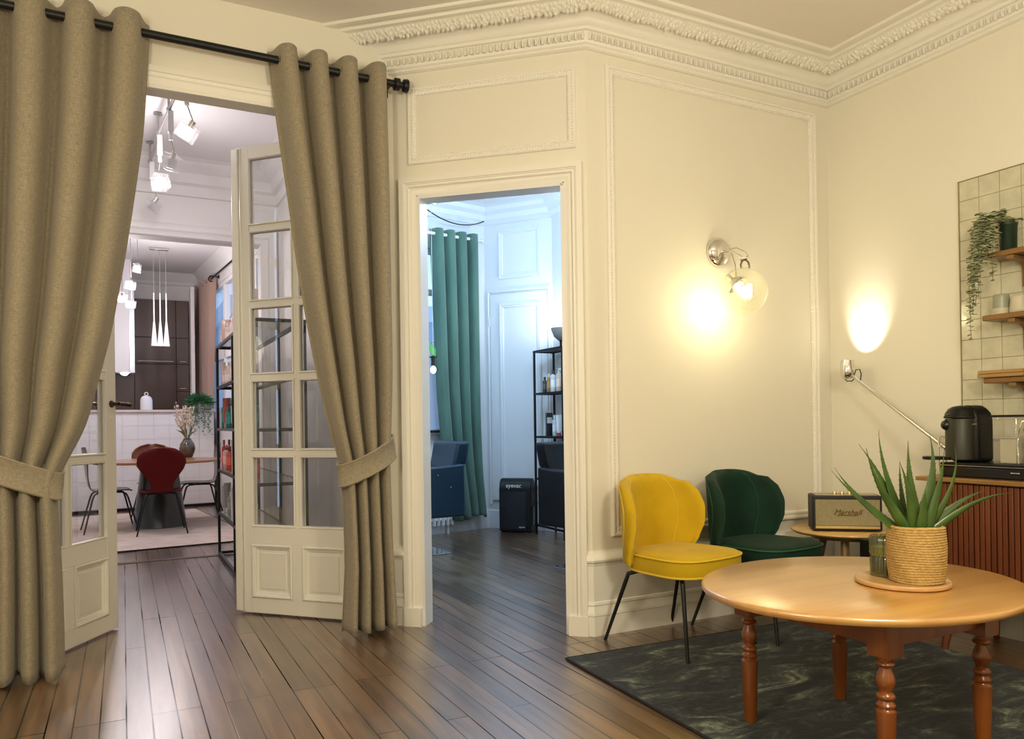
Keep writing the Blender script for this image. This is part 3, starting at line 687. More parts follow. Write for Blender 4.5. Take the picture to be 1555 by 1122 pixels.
alo = MB(); Z0 = TZ2+PH-.012
def AP(lat, dep, z): return PC+camr*lat+camf*dep+Vector((0, 0, z-PC.z))
# (tip lateral, tip depth, tip height), base lateral/depth, bend, width
for tl, td, tz, bl, bd, bend, w in [(-.272, .02, .975, -.058, .005, .06, .019), (-.270, .05, .962, -.05, .03, .04, .016), (-.182, -.03, 1.043, -.035, -.02, .07, .019), (-.172, .05, 1.055, -.03, .03, -.05, .019),
        (-.105, .04, 1.105, -.02, .03, .06, .020), (-.072, -.04, .992, -.02, -.03, -.05, .019), (-.022, .06, .994, -.01, .045, .03, .015), (-.032, -.02, 1.066, .003, -.02, .035, .025),
        (.070, .03, 1.082, .012, .01, -.10, .025), (.075, -.05, 1.03, .02, -.04, -.04, .022), (.130, -.02, 1.043, .035, -.015, -.13, .018), (.262, .03, .885, .045, .02, .08, .018), (.326, -.02, .880, .05, -.02, .11, .017), (.0, -.07, .90, .0, -.045, .02, .022)]:
    blade(alo, AP(bl, bd, Z0-.01), AP(tl, td, tz), bend, w)
build(alo, 'foliage', mat('aloe_green', (.022, .058, .006), .42, col2=(.060, .12, .014), vscale=9, coat=.15), pt, smooth=True, angle=60)

# ---- side table with speaker in the corner
STC = Vector((3.715, 3.085, 0)); SZ = .508
sd = thing('side_table', 'small round light wood side table in the room corner', 'side table', STC)
mb = MB(); mb.lathe([(.25, SZ-.022), (.285, SZ-.020), (.30, SZ-.008), (.30, SZ-.003), (.297, SZ), (.02, SZ)], STC, 64)
build(mb, 'tabletop', wood('light_oak', (.55, .33, .11), (.68, .45, .18), .35, 'X', .8, .3), sd, smooth=True, angle=50)
OAKL = wood('oak_legs', (.22, .12, .05), (.32, .18, .08), .4, 'Z', 1, .2)
for k in range(3):
    t = math.radians(218+120*k); top = STC+Vector((.13*math.cos(t), .13*math.sin(t), SZ-.02)); ft = STC+Vector((.24*math.cos(t), .24*math.sin(t), .0))
    mb = MB(); mb.tube([top, ft], [.024, .014], 14); build(mb, 'leg', OAKL, sd, smooth=True)
mb = MB(); mb.lathe([(.18, SZ-.05), (.19, SZ-.048), (.19, SZ-.022), (.18, SZ-.0215)], STC, 32); build(mb, 'underframe', OAKL, sd, smooth=True, angle=40)
# speaker
p0 = Vector((3.475, 3.105, SZ)); p1 = Vector((3.745, 2.885, SZ)); sx = (p1-p0).normalized(); sn = Vector((sx.y, -sx.x, 0)); SW = .366; SH = .198; SDp = .17
cen = p0+sx*SW/2-sn*SDp/2+Vector((0, 0, SH/2+.004))
sp = thing('bluetooth_speaker', 'vintage style cream fronted speaker in black case on the side table', 'speaker', p0+sx*SW/2-sn*SDp/2, 0)
mb = MB(); mb.obox(cen, sx*SW/2, sn*SDp/2, Vector((0, 0, SH/2))); build(mb, 'case', mat('black_vinyl', (.013, .012, .011), .5, bump=.3, bscale=300), sp, bevel=.009, bseg=3)
fc = cen+sn*SDp/2
mb = MB(); mb.obox(fc+sn*.001+Vector((0, 0, .004)), sx*(SW/2-.014), sn*.004, Vector((0, 0, SH/2-.026))); build(mb, 'grille', linen('cream_grille_cloth', (.26, .22, .12), (.42, .37, .23)), sp, bevel=.002)
mb = MB(); mb.obox(fc+sn*.002+Vector((0, 0, -SH/2+.021)), sx*(SW/2-.014), sn*.004, Vector((0, 0, .007))); build(mb, 'gold_strip', mat('pale_gold', (.75, .58, .26), .3, metal=.6), sp, bevel=.001)
mb = MB(); mb.obox(cen+Vector((0, 0, SH/2+.001)), sx*(SW/2-.02), sn*(SDp/2-.02), Vector((0, 0, .002))); build(mb, 'top_panel', mat('brushed_brass', (.45, .40, .28), .3, metal=1.0), sp, bevel=.001)
for d in (-.05, -.01, .03):
    mb = MB(); mb.lathe([(.012, 0), (.012, .012), (.010, .015), (.002, .0155)], cen+sx*d+Vector((0, 0, SH/2+.003)), 16); build(mb, 'knob', mat('pale_gold', (.75, .58, .26), .3, metal=.6), sp, smooth=True, angle=40)
mtx = Matrix.Identity(4)
for i in range(3): mtx[i][0] = sx[i]; mtx[i][1] = (0, 0, 1)[i]; mtx[i][2] = sn[i]
mtx.translation = fc+sn*.006+Vector((0, 0, .006))
text('Marshall', .043, mat('gold_script', (.16, .09, .015), .35, metal=.3), sp, mtx, .0025, .35)
mb = MB(); mb.obox(fc+sn*.006-sx*.002+Vector((0, 0, -.011)), sx*.055, sn*.001, Vector((0, 0, .0016))); build(mb, 'logo_underline', mat('gold_script', (.3, .2, .05), .35), sp)
# power cord under the side table and the black box
cdm = MB(); cdm.tube([(3.60, 3.43, .36), (3.605, 3.40, .30), (3.61, 3.36, .22), (3.615, 3.32, .12), (3.61, 3.30, .03), (3.58, 3.26, .006), (3.50, 3.25, .005)], .004, 8)
cdm.tube([(3.64, 3.43, .36), (3.635, 3.40, .30), (3.618, 3.36, .22)], .004, 8)
tag(build(cdm, 'power_cord', BLACKP, org=(3.58, 3.26, .003), smooth=True), 'thin black power cord hanging behind the side table', 'cord')
bb = thing('subwoofer', 'plain black box on the floor between side table and slatted cabinet', 'box', (3.55, 2.67, 0))
mb = MB(); mb.box(3.44, 2.575, .012, 3.66, 2.772, .512); build(mb, 'case', BLACKP, bb, bevel=.006)
for x in (3.47, 3.63):
    for y in (2.60, 2.745): mb = MB(); mb.cyl((x, y, 0), (x, y, .014), .012, 10); build(mb, 'foot', BLACKP, bb)

# ---- slatted cabinet on the right
CX0, CX1, CY0, CY1, CZ0, CZ1 = 3.600, 4.04, .75, 2.515, .255, .826
cb = thing('sideboard', 'red brown slatted wooden cabinet against the right wall', 'cabinet', (3.8, 1.6, 0))
RW = wood('reddish_slats', (.095, .020, .006), (.19, .050, .013), .45, 'Z', .7, .1); RWT = wood('cabinet_top_wood', (.26, .13, .035), (.36, .19, .06), .35, 'Y', .7, .3)
mb = MB(); mb.box(CX0+.025, CY0, CZ0, CX1, CY1, CZ1); build(mb, 'carcass', RW, cb, bevel=.003)
mb = MB(); mb.box(CX0-.012, CY0-.03, CZ1, CX1+.02, CY1+.037, CZ1+.021); build(mb, 'worktop', RWT, cb, bevel=.003)
yy = CY0
for d in range(2):
    mb = MB(); ya = CY0+.85*d; yb = min(ya+.845, CY1-.002); y = ya+.004
    while y < yb-.02: mb.box(CX0+RND.uniform(0, .003), y, CZ0+.006, CX0+.026, y+.021, CZ1-.008); y += .0265
    build(mb, 'slatted_door', RW, cb, bevel=.002)
for x, y, dx, dy in ((CX0+.045, CY1-.12, -.065, .01), (CX1-.07, CY1-.12, .03, .01), (CX0+.06, CY0+.1, -.035, -.03), (CX1-.07, CY0+.1, .03, -.03)):
    mb = MB(); z0_ = .011 if x < 3.62 and True else 0
    mb.tube([(x, y, CZ0+.005), (x+dx, y+dy, z0_)], [.028, .015], 14); build(mb, 'leg', RW, cb, smooth=True)
CT = CZ1+.0215
# drawer base, coffee machine
dw = thing('coffee_pod_box', 'flat black capsule drawer on the cabinet under the coffee machine', 'drawer', (3.81, 2.1, CT))
mb = MB(); mb.box(3.665, 1.70, CT, 3.96, 2.47, CT+.070); build(mb, 'case', BLACKP, dw, bevel=.003)
mb = MB(); mb.box(3.658, 1.71, CT+.006, 3.667, 2.465, CT+.048); build(mb, 'drawer_front', mat('gloss_black', (.012, .012, .012), .15), dw, bevel=.002)
mb = MB(); mb.box(3.656, 1.705, CT+.056, 3.667, 2.472, CT+.0595); build(mb, 'chrome_line', CHROME, dw)
mb = MB(); mb.box(3.652, 2.08, CT+.030, 3.66, 2.12, CT+.036); build(mb, 'handle', CHROME, dw, bevel=.002)
DT = CT+.0705
cm = thing('coffee_machine', 'black domed capsule coffee machine on the slatted cabinet', 'coffee machine', (3.79, 2.39, DT))
OLIV = mat('dark_satin_body', (.022, .021, .011), .45)
out = [(2.468, 0), (2.468, .205), (2.462, .235), (2.445, .262), (2.42, .278), (2.392, .284), (2.370, .281), (2.348, .266), (2.330, .246), (2.322, .22), (2.320, .19), (2.320, 0)]
mb = MB(); mb.rings([[Vector((x, y, DT+z)) for y, z in out] for x in (3.735, 3.875)]); build(mb, 'body', BLACKP, cm, bevel=.022, bseg=4)
mb = MB(); mb.lathe([(.066, .012), (.070, .016), (.070, .214), (.068, .218)], (3.742, 2.408, DT), 32); build(mb, 'front_column', OLIV, cm, smooth=True, angle=40)
mb = MB(); mb.lathe([(.074, .219), (.076, .223), (.076, .228), (.072, .232), (.068, .247), (.056, .266), (.036, .278), (.002, .283)], (3.742, 2.408, DT), 32); build(mb, 'lid', BLACKP, cm, smooth=True, angle=50)
mb = MB(); mb.box(3.668, 2.415, DT+.238, 3.676, 2.445, DT+.242); build(mb, 'badge', CHROME, cm)
mb = MB(); mb.ball((3.690, 2.448, DT+.186), .027, 18, 12); build(mb, 'spout', mat('gloss_black', (.012, .012, .012), .15), cm, smooth=True)
mb = MB(); mb.lathe([(.050, 0), (.054, .003), (.054, .013), (.050, .016), (.002, .016)], (3.672, 2.505, DT+.012), 28); mb.box(3.66, 2.42, DT+.012, 3.70, 2.49, DT+.026); build(mb, 'cup_rest', BLACKP, cm, smooth=True, angle=40)
mb = MB(); mb.box(3.7335, 2.325, DT+.188, 3.737, 2.34, DT+.192); build(mb, 'chrome_mark', CHROME, cm)
# container with papers, chrome capsule stand
jr = thing('storage_container', 'clear square storage jar with black lid beside the coffee machine', 'jar', (3.80, 2.195, DT))
CLR = glass('clear_plastic', (.93, .92, .86), 2.2, .05, .12)
mb = MB(); mb.box(3.735, 2.135, DT, 3.86, 2.25, DT+.222); build(mb, 'container', CLR, jr, bevel=.006)
mb = MB(); mb.box(3.731, 2.131, DT+.2225, 3.864, 2.254, DT+.233); build(mb, 'lid', BLACK, jr, bevel=.003)
mb = MB(); mb.box(3.745, 2.145, DT+.004, 3.85, 2.22, DT+.118); build(mb, 'paper_filters', mat('cream_paper', (.62, .58, .44), .8), jr, bevel=.002)
mb = MB(); mb.box(3.737, 2.137, DT+.124, 3.858, 2.248, DT+.128); build(mb, 'inner_shelf', mat('clear_edge', (.55, .53, .42), .2), jr)
cs = thing('capsule_stand', 'chrome wire capsule stand at the right edge of the photo', 'capsule stand', (3.78, 2.085, DT))
mb = MB(); mb.lathe([(.045, 0), (.045, .004), (.002, .006)], (3.78, 2.090, DT), 24)
mb.tube([(3.735, 2.130, DT+.004), (3.735, 2.133, DT+.10), (3.735, 2.125, DT+.16), (3.735, 2.110, DT+.20), (3.735, 2.085, DT+.205)], .003, 8)
mb.tube([(3.735, 2.055, DT+.004), (3.735, 2.050, DT+.10), (3.735, 2.065, DT+.2), (3.735, 2.085, DT+.205)], .003, 8); build(mb, 'wire_frame', CHROME, cs, smooth=True)
for z in (.035, .098, .160): mb = MB(); mb.ball((3.765, 2.090, DT+z), (.028, .030, .028), 18, 12); build(mb, 'capsule', CHROME, cs, smooth=True)
# chrome uplight lamp
lm = thing('desk_lamp', 'chrome arm lamp shining up at the right wall', 'lamp', (3.755, 2.512, CT))
LB = Vector((3.755, 2.512, CT)); HD_ = Vector((3.925, 3.225, 1.435))
mb = MB(); mb.lathe([(.036, 0), (.038, .004), (.036, .012), (.03, .018), (.026, .020), (.008, .022)], LB, 28); build(mb, 'base', mat('cream_enamel', (.68, .60, .42), .35), lm, smooth=True, angle=50)
piv = LB+Vector((.0, .0, .150)); mb = MB(); mb.tube([LB+Vector((-.012, .016, .015)), LB+Vector((-.012, .016, .185)), LB+Vector((-.004, .006, .198)), LB+Vector((.006, -.012, .190)), LB+Vector((.012, -.022, .170))], .0035, 8); mb.cyl(LB+Vector((.006, -.01, .015)), piv+Vector((.006, -.01, 0)), .005, 10); build(mb, 'post', STEEL, lm, smooth=True)
mb = MB(); q0 = piv-(HD_-piv)*.03; mb.tube([q0, HD_+Vector((.0, -.03, -.035))], [.013, .007], 14); build(mb, 'arm', STEEL, lm, smooth=True)
mb = MB(); mb.cyl(piv-Vector((.03, 0, 0)), piv+Vector((.03, 0, 0)), .006, 10); build(mb, 'pivot', CHROME, lm, smooth=True)
mb = MB(); mb.lathe([(.006, -.055), (.030, -.050), (.042, -.030), (.045, -.005), (.041, .030), (.036, .060), (.034, .060), (.039, .03), (.042, -.005), (.03, -.03), (.006, -.035)], HD_, 32); build(mb, 'lamp_head', CHROME, lm, smooth=True, angle=60)
mb = MB(); mb.ball(HD_+Vector((0, 0, .005)), .018, 12, 8); build(mb, 'bulb', mat('lamp_glow', (1, .9, .7), .5, emit=(1, .86, .6), estr=30), lm, smooth=True)
mb = MB(); mb.tube([HD_+Vector((.0, -.045, -.03)), HD_+Vector((.0, -.06, .0)), HD_+Vector((.0, -.085, .0)), HD_+Vector((.0, -.095, -.03)), HD_+Vector((0, -.088, -.065))], .003, 8)
mb.tube([HD_+Vector((.0, .02, -.052)), HD_+Vector((.0, .005, -.066)), HD_+Vector((.0, -.03, -.066)), HD_+Vector((.0, -.05, -.05))], .003, 8); build(mb, 'cable', BLACKP, lm, smooth=True)

# ---- wall sconce with glass globe
sc = thing('wall_sconce', 'chrome wall lamp with a clear glass globe on the panelled wall', 'wall lamp', (3.15, YP, 2.13))
BP = Vector((3.15, YP-.0005, 2.135)); GC = Vector((3.138, 3.268, 1.868)); GR = .136
mb = MB(); mb.lathe([(.085, 0), (.088, .004), (.086, .014), (.07, .032), (.04, .044), (.002, .048)], BP, 36, (0, -1, 0)); build(mb, 'backplate', CHROME, sc, smooth=True, angle=60)
el_ = Vector((3.165, YP-.16, 2.075)); mb = MB(); mb.tube([BP+Vector((0, -.04, 0)), BP+Vector((.004, -.10, -.01)), el_+Vector((0, -.02, .0))], .0065, 10); mb.cyl(el_+Vector((-.0, .02, .004)), el_+Vector((.0, -.06, -.006)), .0045, 8); build(mb, 'arm', CHROME, sc, smooth=True)
ht = Vector((GC.x+.01, GC.y-.005, GC.z+GR))
mb = MB(); mb.tube([ht+Vector((-.030, 0, -.004)), ht+Vector((-.032, 0, .018)), ht+Vector((-.018, 0, .040)), ht+Vector((.004, 0, .046)), ht+Vector((.024, 0, .034)), ht+Vector((.032, 0, .012)), ht+Vector((.030, 0, -.004))], .0055, 10); mb.tube([ht+Vector((.0, .03, .046)), ht+Vector((0, -.01, .046))], .006, 8); build(mb, 'hook', mat('dark_chrome', (.20, .19, .16), .2, metal=1.0), sc, smooth=True)
mb = MB(); mb.tube([BP+Vector((0, -.046, -.03)), BP+Vector((.012, -.10, -.02)), BP+Vector((.012, -.13, -.10)), BP+Vector((.008, -.14, -.17)), BP+Vector((.03, -.16, -.195)), BP+Vector((.05, -.17, -.19))], .0035, 8)
mb.tube([BP+Vector((0, -.046, .0)), BP+Vector((.06, -.09, .015)), BP+Vector((.10, -.12, -.01)), BP+Vector((.115, -.13, -.04))], .003, 8); build(mb, 'cable', STEEL, sc, smooth=True)
mb = MB(); mb.ball(GC, GR, 48, 32); build(mb, 'globe', glass('thin_globe_glass', (.965, .965, .90), 1.5, 0, .035), sc, smooth=True, angle=180)
ax = Vector((-.35, .55, .76)).normalized(); hs = GC+ax*.062
mb = MB(); mb.lathe([(.018, .035), (.030, .030), (.052, .012), (.060, -.012), (.058, -.012), (.05, .010), (.028, .026), (.01, .03)], hs, 28, ax); build(mb, 'reflector_cup', CHROME, sc, smooth=True, angle=60)
mb = MB(); mb.cyl(hs+ax*.02, hs+ax*.072, .012, 14); build(mb, 'socket', CHROME, sc, smooth=True, angle=40)
mb = MB(); mb.ball(GC+Vector((.0, -.02, -.005)), .034, 20, 14); build(mb, 'bulb', mat('sconce_glow', (1, .9, .7), .5, emit=(1, .90, .62), estr=25), sc, smooth=True)

# ---- tiles and shelves on the right wall
tl = MB(); tp = .1078; rr = random.Random(5)
for i in range(13):
    for j in range(15):
        y1 = 2.612-tp*i; z1 = 2.420-tp*j; cx_ = Vector((XR-.005, y1-tp/2, z1-tp/2)); ty = rr.uniform(-.006, .006); tz = rr.uniform(-.006, .006)
        nx = Vector((1, ty, tz)).normalized(); ay = Vector((-ty, 1, 0)).normalized(); az = nx.cross(ay)
        tl.obox(cx_, nx*.004, ay*(tp/2-.0014), az*(tp/2-.0014))
struct(build(tl, 'wall_right_tiles', mat('zellige_tile', (.60, .575, .44), .14, var=.10, vscale=14, bump=.12, bscale=14, coat=.3), bevel=.0012))
gt = MB(); gt.box(XR-.0045, 2.613-tp*13, 2.42-tp*15, XR-.001, 2.614, 2.422); gt.box(XR-.012, 2.613, 2.42-tp*15, XR, 2.617, 2.424); gt.box(XR-.012, 2.613-tp*13, 2.421, XR, 2.617, 2.424)
struct(build(gt, 'trim_11', mat('grout', (.42, .36, .22), .8)))
SHW = wood('shelf_wood', (.17, .080, .018), (.27, .135, .036), .4, 'Y', .8, .2)
def shelf(z, label):
    t = thing('wall_shelf', label, 'shelf', (4.0, 1.9, z), 0, 'wooden shelves on the tiled wall')
    mb = MB(); mb.box(3.918, 1.3, z, XR-.010, 2.402, z+.028); build(mb, 'board', SHW, t, bevel=.005)
    for y in (2.262, 1.45):
        mb = MB(); xb = XR-.0105
        arc = [(xb-.150, z-.001), (xb-.10, z-.001), (xb-.03, z-.001), (xb, z-.001), (xb, z-.145), (xb-.020, z-.145), (xb-.020, z-.062), (xb-.026, z-.042), (xb-.042, z-.028), (xb-.065, z-.022), (xb-.150, z-.020)]
        mb.rings([[Vector((x, yy_, zz_)) for x, zz_ in arc] for yy_ in (y-.017, y+.017)]); b_o = build(mb, 'bracket', SHW, t, bevel=.002)
        for zc in (z-.06, z-.125): m2 = MB(); m2.lathe([(.0045, 0), (.004, .0025), (.001, .003)], (xb-.0205, y, zc), 10, (-1, 0, 0)); build(m2, 'screw', CHROME, b_o, smooth=True)
    return t
shelf(1.944, 'highest wooden wall shelf, carrying the trailing plant'); shelf(1.630, 'middle wooden wall shelf, carrying two pale cups'); shelf(1.312, 'lowest wooden wall shelf, carrying two stacked boards')
pl = thing('trailing_plant', 'silvery trailing plant in a dark green pot on the highest wall shelf', 'plant', (3.99, 2.285, 1.9725))
mb = MB(); mb.lathe([(.034, 0), (.038, .004), (.041, .128), (.044, .131), (.044, .141), (.041, .143), (.038, .136), (.036, .12)], (3.99, 2.306, 1.9725), 32); build(mb, 'pot', mat('dark_green_pot', (.010, .028, .014), .45), pl, smooth=True, angle=50)
rp_ = random.Random(21); vn = MB(); lf = MB()
def leafpair(p, T_, s):
    for sg in (-1, 1):
        a = Vector((rp_.uniform(-1, 1), rp_.uniform(-1, 1), 0)).normalized()*sg; d = (a+Vector((0, 0, rp_.uniform(-.5, .25)))).normalized(); sd_ = d.cross(Vector((0, 0, 1))).normalized(); up_ = sd_.cross(d)
        pts = [(0, 0), (.35, .42), (.7, .48), (1, .12), (1, -.12), (.7, -.48), (.35, -.42)]; top = [p+d*s*u+sd_*s*v+up_*s*.12*math.sin(u*PI) for u, v in pts]
        lf.rings([[q-up_*.0008 for q in top], [q+up_*.0008 for q in top]])
for k in range(15):
    yv = 2.30+.115*rp_.random(); st_ = Vector((3.97+rp_.uniform(-.03, .03), 2.30+rp_.uniform(-.02, .03), 2.13)); hook = Vector((3.905+rp_.uniform(-.02, .02), yv, 2.135+rp_.uniform(-.02, .035)))
    Ln = (.58, .52, .50, .43, .40, .36, .30, .30, .25, .22, .20, .18, .15, .12, .10)[k]
    yend = 2.41+.045*rp_.random() if k < 6 else yv+rp_.uniform(.0, .05)
    pts = [st_, st_.lerp(hook, .5)+Vector((0, 0, .03)), hook]; nn_ = max(3, int(Ln/.02))
    for i in range(1, nn_+1): t = i/nn_; pts.append(Vector((hook.x-.012*math.sin(t*2)+rp_.uniform(-.003, .003), hook.y+(yend-hook.y)*min(1, t*1.6)+rp_.uniform(-.004, .004), hook.z-Ln*t)))
    vn.tube(pts, .0014, 5)
    for i, p in enumerate(pts):
        t = i/len(pts); s = .034*(1-.45*t)*rp_.uniform(.8, 1.2); leafpair(p, None, s)
        if i % 2 == 0 and t < .5: leafpair(p+Vector((rp_.uniform(-.012, .012), rp_.uniform(-.012, .012), .006)), None, s)
build(vn, 'vine', mat('vine_stem', (.12, .13, .06), .6), pl); build(lf, 'foliage', mat('silver_green_leaf', (.27, .31, .15), .6, col2=(.52, .54, .35), vscale=30), pl, smooth=True, angle=60)
CUPM = mat('stoneware', (.58, .53, .40), .5, var=.06, vscale=20); CUPG = mat('grey_green_glaze', (.34, .36, .27), .35, var=.08, vscale=12)
def cup(label, y, r0, r1, h, band):
    t = thing('ceramic_cup', label, 'cup', (4.0, y, 1.6585), 0, 'cups on the middle wall shelf')
    mb = MB(); mb.lathe([(r0*.9, 0), (r0, .004), (r0, h*.25), (r1, h*.85), (r1, h-.003), (r1-.003, h), (r1-.004, h-.003), (r1-.004, h*.4), (.002, h*.35)], (4.0, y, 1.6585), 32); build(mb, 'cup_body', CUPG if band else CUPM, t, smooth=True, angle=50)
    if band: mb = MB(); mb.lathe([(r0+.0008, .002), (r0+.001, .034), (r0-.002, .036)], (4.0, y, 1.6585), 32, cap=False); build(mb, 'unglazed_foot', CUPM, t, smooth=True)
cup('grey green upside-down cup with pale rim on the middle wall shelf', 2.352, .041, .037, .106, True); cup('cream cup at the right of the grey green one', 2.262, .045, .040, .084, False)
for k, (z, y0, y1, lb) in enumerate(((1.3405, 2.20, 2.425, 'lower of two stacked wooden boards on the lowest wall shelf'), (1.3590, 2.205, 2.422, 'upper of two stacked wooden boards on the lowest wall shelf'))):
    mb = MB(); mb.box(3.905, y0, z, 4.06, y1, z+.018); o = build(mb, 'cutting_board', wood('board_wood', (.34, .19, .06), (.48, .29, .11), .45, 'Y', .8, .1), org=(3.98, 2.31, z), bevel=.004); tag(o, lb, 'cutting board', 'wooden boards on the lowest shelf')
vs_ = thing('bud_vase', 'little white vase with a dark twig at the right edge of the photo', 'vase', (4.02, 2.15, 1.3405))
mb = MB(); mb.lathe([(.022, 0), (.028, .004), (.030, .05), (.02, .08), (.016, .09), (.018, .094), (.012, .092)], (4.02, 2.15, 1.3405), 24); build(mb, 'vase_body', mat('white_ceramic', (.7, .68, .6), .4), vs_, smooth=True)
mb = MB(); mb.tube([(4.02, 2.15, 1.40), (4.01, 2.17, 1.45), (4.0, 2.21, 1.475), (3.995, 2.225, 1.48)], [.003, .003, .0045, .001], 8); build(mb, 'twig', BLACK, vs_, smooth=True)
# ================================================================== salon behind the corner doorway
COOLT = mat('salon_gloss_paint', (.80, .83, .86), .4)
NAVY = mat('navy_leatherette', (.006, .028, .055), .38, bump=.1, bscale=250); BLKL = mat('black_leatherette', (.004, .005, .007), .42, spec=.3, bump=.1, bscale=250)
struct(build(sweep_plan([Vector((1.33, 7.18)), Vector((3.555, 7.621)), Vector((4.05, 6.995)), Vector((4.05, 3.6))], [(0, .20), (.015, .19), (.018, .16), (.03, .13), (.03, 0), (0, 0)]), 'baseboard_salon', COOLT, smooth=True, angle=30))
struct(build(sweep_plan([Vector((1.33, 7.18)), Vector((3.555, 7.621)), Vector((4.05, 6.995)), Vector((4.05, 3.6))], [(0, 3.30), (.02, 3.305), (.03, 3.33), (.05, 3.35), (.06, 3.40), (.11, 3.43), (.13, 3.47), (.2, 3.48), (0, 3.481)]), 'trim_12', COOLT, smooth=True, angle=30))
def cframe(name, u0, u1, z0, z1, prof): return struct(build(frame([(u0, z0), (u1, z0), (u1, z1), (u0, z1)], prof, SC0, PD, PN, True), name, COOLT, smooth=True, angle=30))
pf = [(0, 0), (0, .016), (.008, .022), (.02, .020), (.024, .012), (.04, .014), (.05, .004), (.05, 0)]
cframe('trim_13', .175, .672, 2.70, 3.232, pf)
d3 = bpy.data.objects.new('door_3', None); COL.objects.link(d3); d3.location = SC0; WM[d3] = Matrix.Translation(SC0); struct(d3); d3['label'] = 'white panelled cupboard door in the corner of the blue-lit room'
mb = MB(); mb.obox(SC0+PD*.4035+PN*.010+Vector((0, 0, 1.42)), PD*.335, PN*.010, Vector((0, 0, 1.115))); build(mb, 'door_leaf', COOLT, d3, bevel=.003)
mb = frame([(.185, .45), (.672, .45), (.672, 2.43), (.185, 2.43)], pf, SC0+PN*.020, PD, PN, True); build(mb, 'door_panel', COOLT, d3, smooth=True, angle=30)
mb = frame([(.035, .26), (.035, 2.585), (.772, 2.585), (.772, .26)][::-1], [(0, 0), (0, .020), (.012, .026), (.028, .018), (.03, 0)], SC0, PD, PN, False); build(mb, 'door_frame', COOLT, d3, smooth=True, angle=30)
for z in (.6, 2.2): mb = MB(); mb.cyl(SC0+PD*.062+PN*.022+Vector((0, 0, z)), SC0+PD*.062+PN*.022+Vector((0, 0, z+.09)), .008, 10); build(mb, 'hinge', COOLT, d3, smooth=True)
# window
wn = bpy.data.objects.new('window_1', None); COL.objects.link(wn); wl = SE+SD*1.175; wn.location = wl; WM[wn] = Matrix.Translation(wl); struct(wn)
WNn = Vector((SD.y, -SD.x, 0))
def wbar(mb, O, D, Nn, u0, u1, z0, z1, off, th): mb.obox(O+D*(u0+u1)/2+Nn*off+Vector((0, 0, (z0+z1)/2)), D*(u1-u0)/2, Nn*th/2, Vector((0, 0, (z1-z0)/2)))
mb = MB()
for a in ((.55, .61, 1.02, 2.98), (1.74, 1.80, 1.02, 2.98), (.61, 1.74, 2.92, 2.98), (.61, 1.74, 1.02, 1.09), (.61, 1.74, 2.49, 2.55), (1.145, 1.205, 1.09, 2.92)): wbar(mb, SE, SD, WNn, *a, -.06, .06)
build(mb, 'window_frame', COOLT, wn, bevel=.004)
mb = MB(); wbar(mb, SE, SD, WNn, .60, 1.75, 2.53, 2.94, -.06, .006); build(mb, 'upper_pane', GLASS, wn)
fro = bpy.data.materials.new('frosted_film'); fro.use_nodes = True; N_ = fro.node_tree.nodes; N_.remove(N_['Principled BSDF']); tb_ = N_.new('ShaderNodeBsdfTranslucent'); tb_.inputs[0].default_value = (.85, .87, .9, 1); df_ = N_.new('ShaderNodeBsdfDiffuse'); df_.inputs[0].default_value = (.85, .86, .88, 1); ms_ = N_.new('ShaderNodeMixShader')
fro.node_tree.links.new(tb_.outputs[0], ms_.inputs[1]); fro.node_tree.links.new(df_.outputs[0], ms_.inputs[2]); fro.node_tree.links.new(ms_.outputs[0], N_['Material Output'].inputs[0])
mb = MB(); wbar(mb, SE, SD, WNn, .60, 1.75, 1.05, 2.0, -.06, .006); build(mb, 'frosted_pane', fro, wn)
mb = MB(); wbar(mb, SE, SD, WNn, .60, 1.75, 2.0, 2.51, -.06, .006); build(mb, 'middle_pane', GLASS, wn)
lg = MB(); wbar(lg, SE, SD, WNn, .9, 1.72, 1.052, 1.078, .045, .10)
tag(build(lg, 'window_ledge', BLACK, org=SE+SD*1.3+WNn*.045+Vector((0, 0, 1.06)), bevel=.003), 'black ledge across the salon window left of the green curtain', 'ledge')
# radiator
rd = thing('radiator', 'white ribbed radiator under the salon window behind the blue armchair', 'radiator', SE+SD*1.25+WNn*.07)
for k in range(17):
    u = .85+.056*k; mb = MB(); c_ = SE+SD*u+WNn*.07
    mb.rings([[c_+SD*(.019*math.cos(q))+WNn*(.035*math.sin(q))+Vector((0, 0, z)) for q in [2*PI*i/10 for i in range(10)]] for z in (.09, .11, .78, .80)]); build(mb, 'radiator_rib', WHITEP, rd, smooth=True, angle=50)
mb = MB()
for z in (.15, .74): mb.cyl(SE+SD*.83+WNn*.07+Vector((0, 0, z)), SE+SD*1.765+WNn*.07+Vector((0, 0, z)), .016, 10)
for u in (.9, 1.7): mb.cyl(SE+SD*u+WNn*.07, SE+SD*u+WNn*.07+Vector((0, 0, .12)), .012, 8)
build(mb, 'pipe', WHITEP, rd, smooth=True)
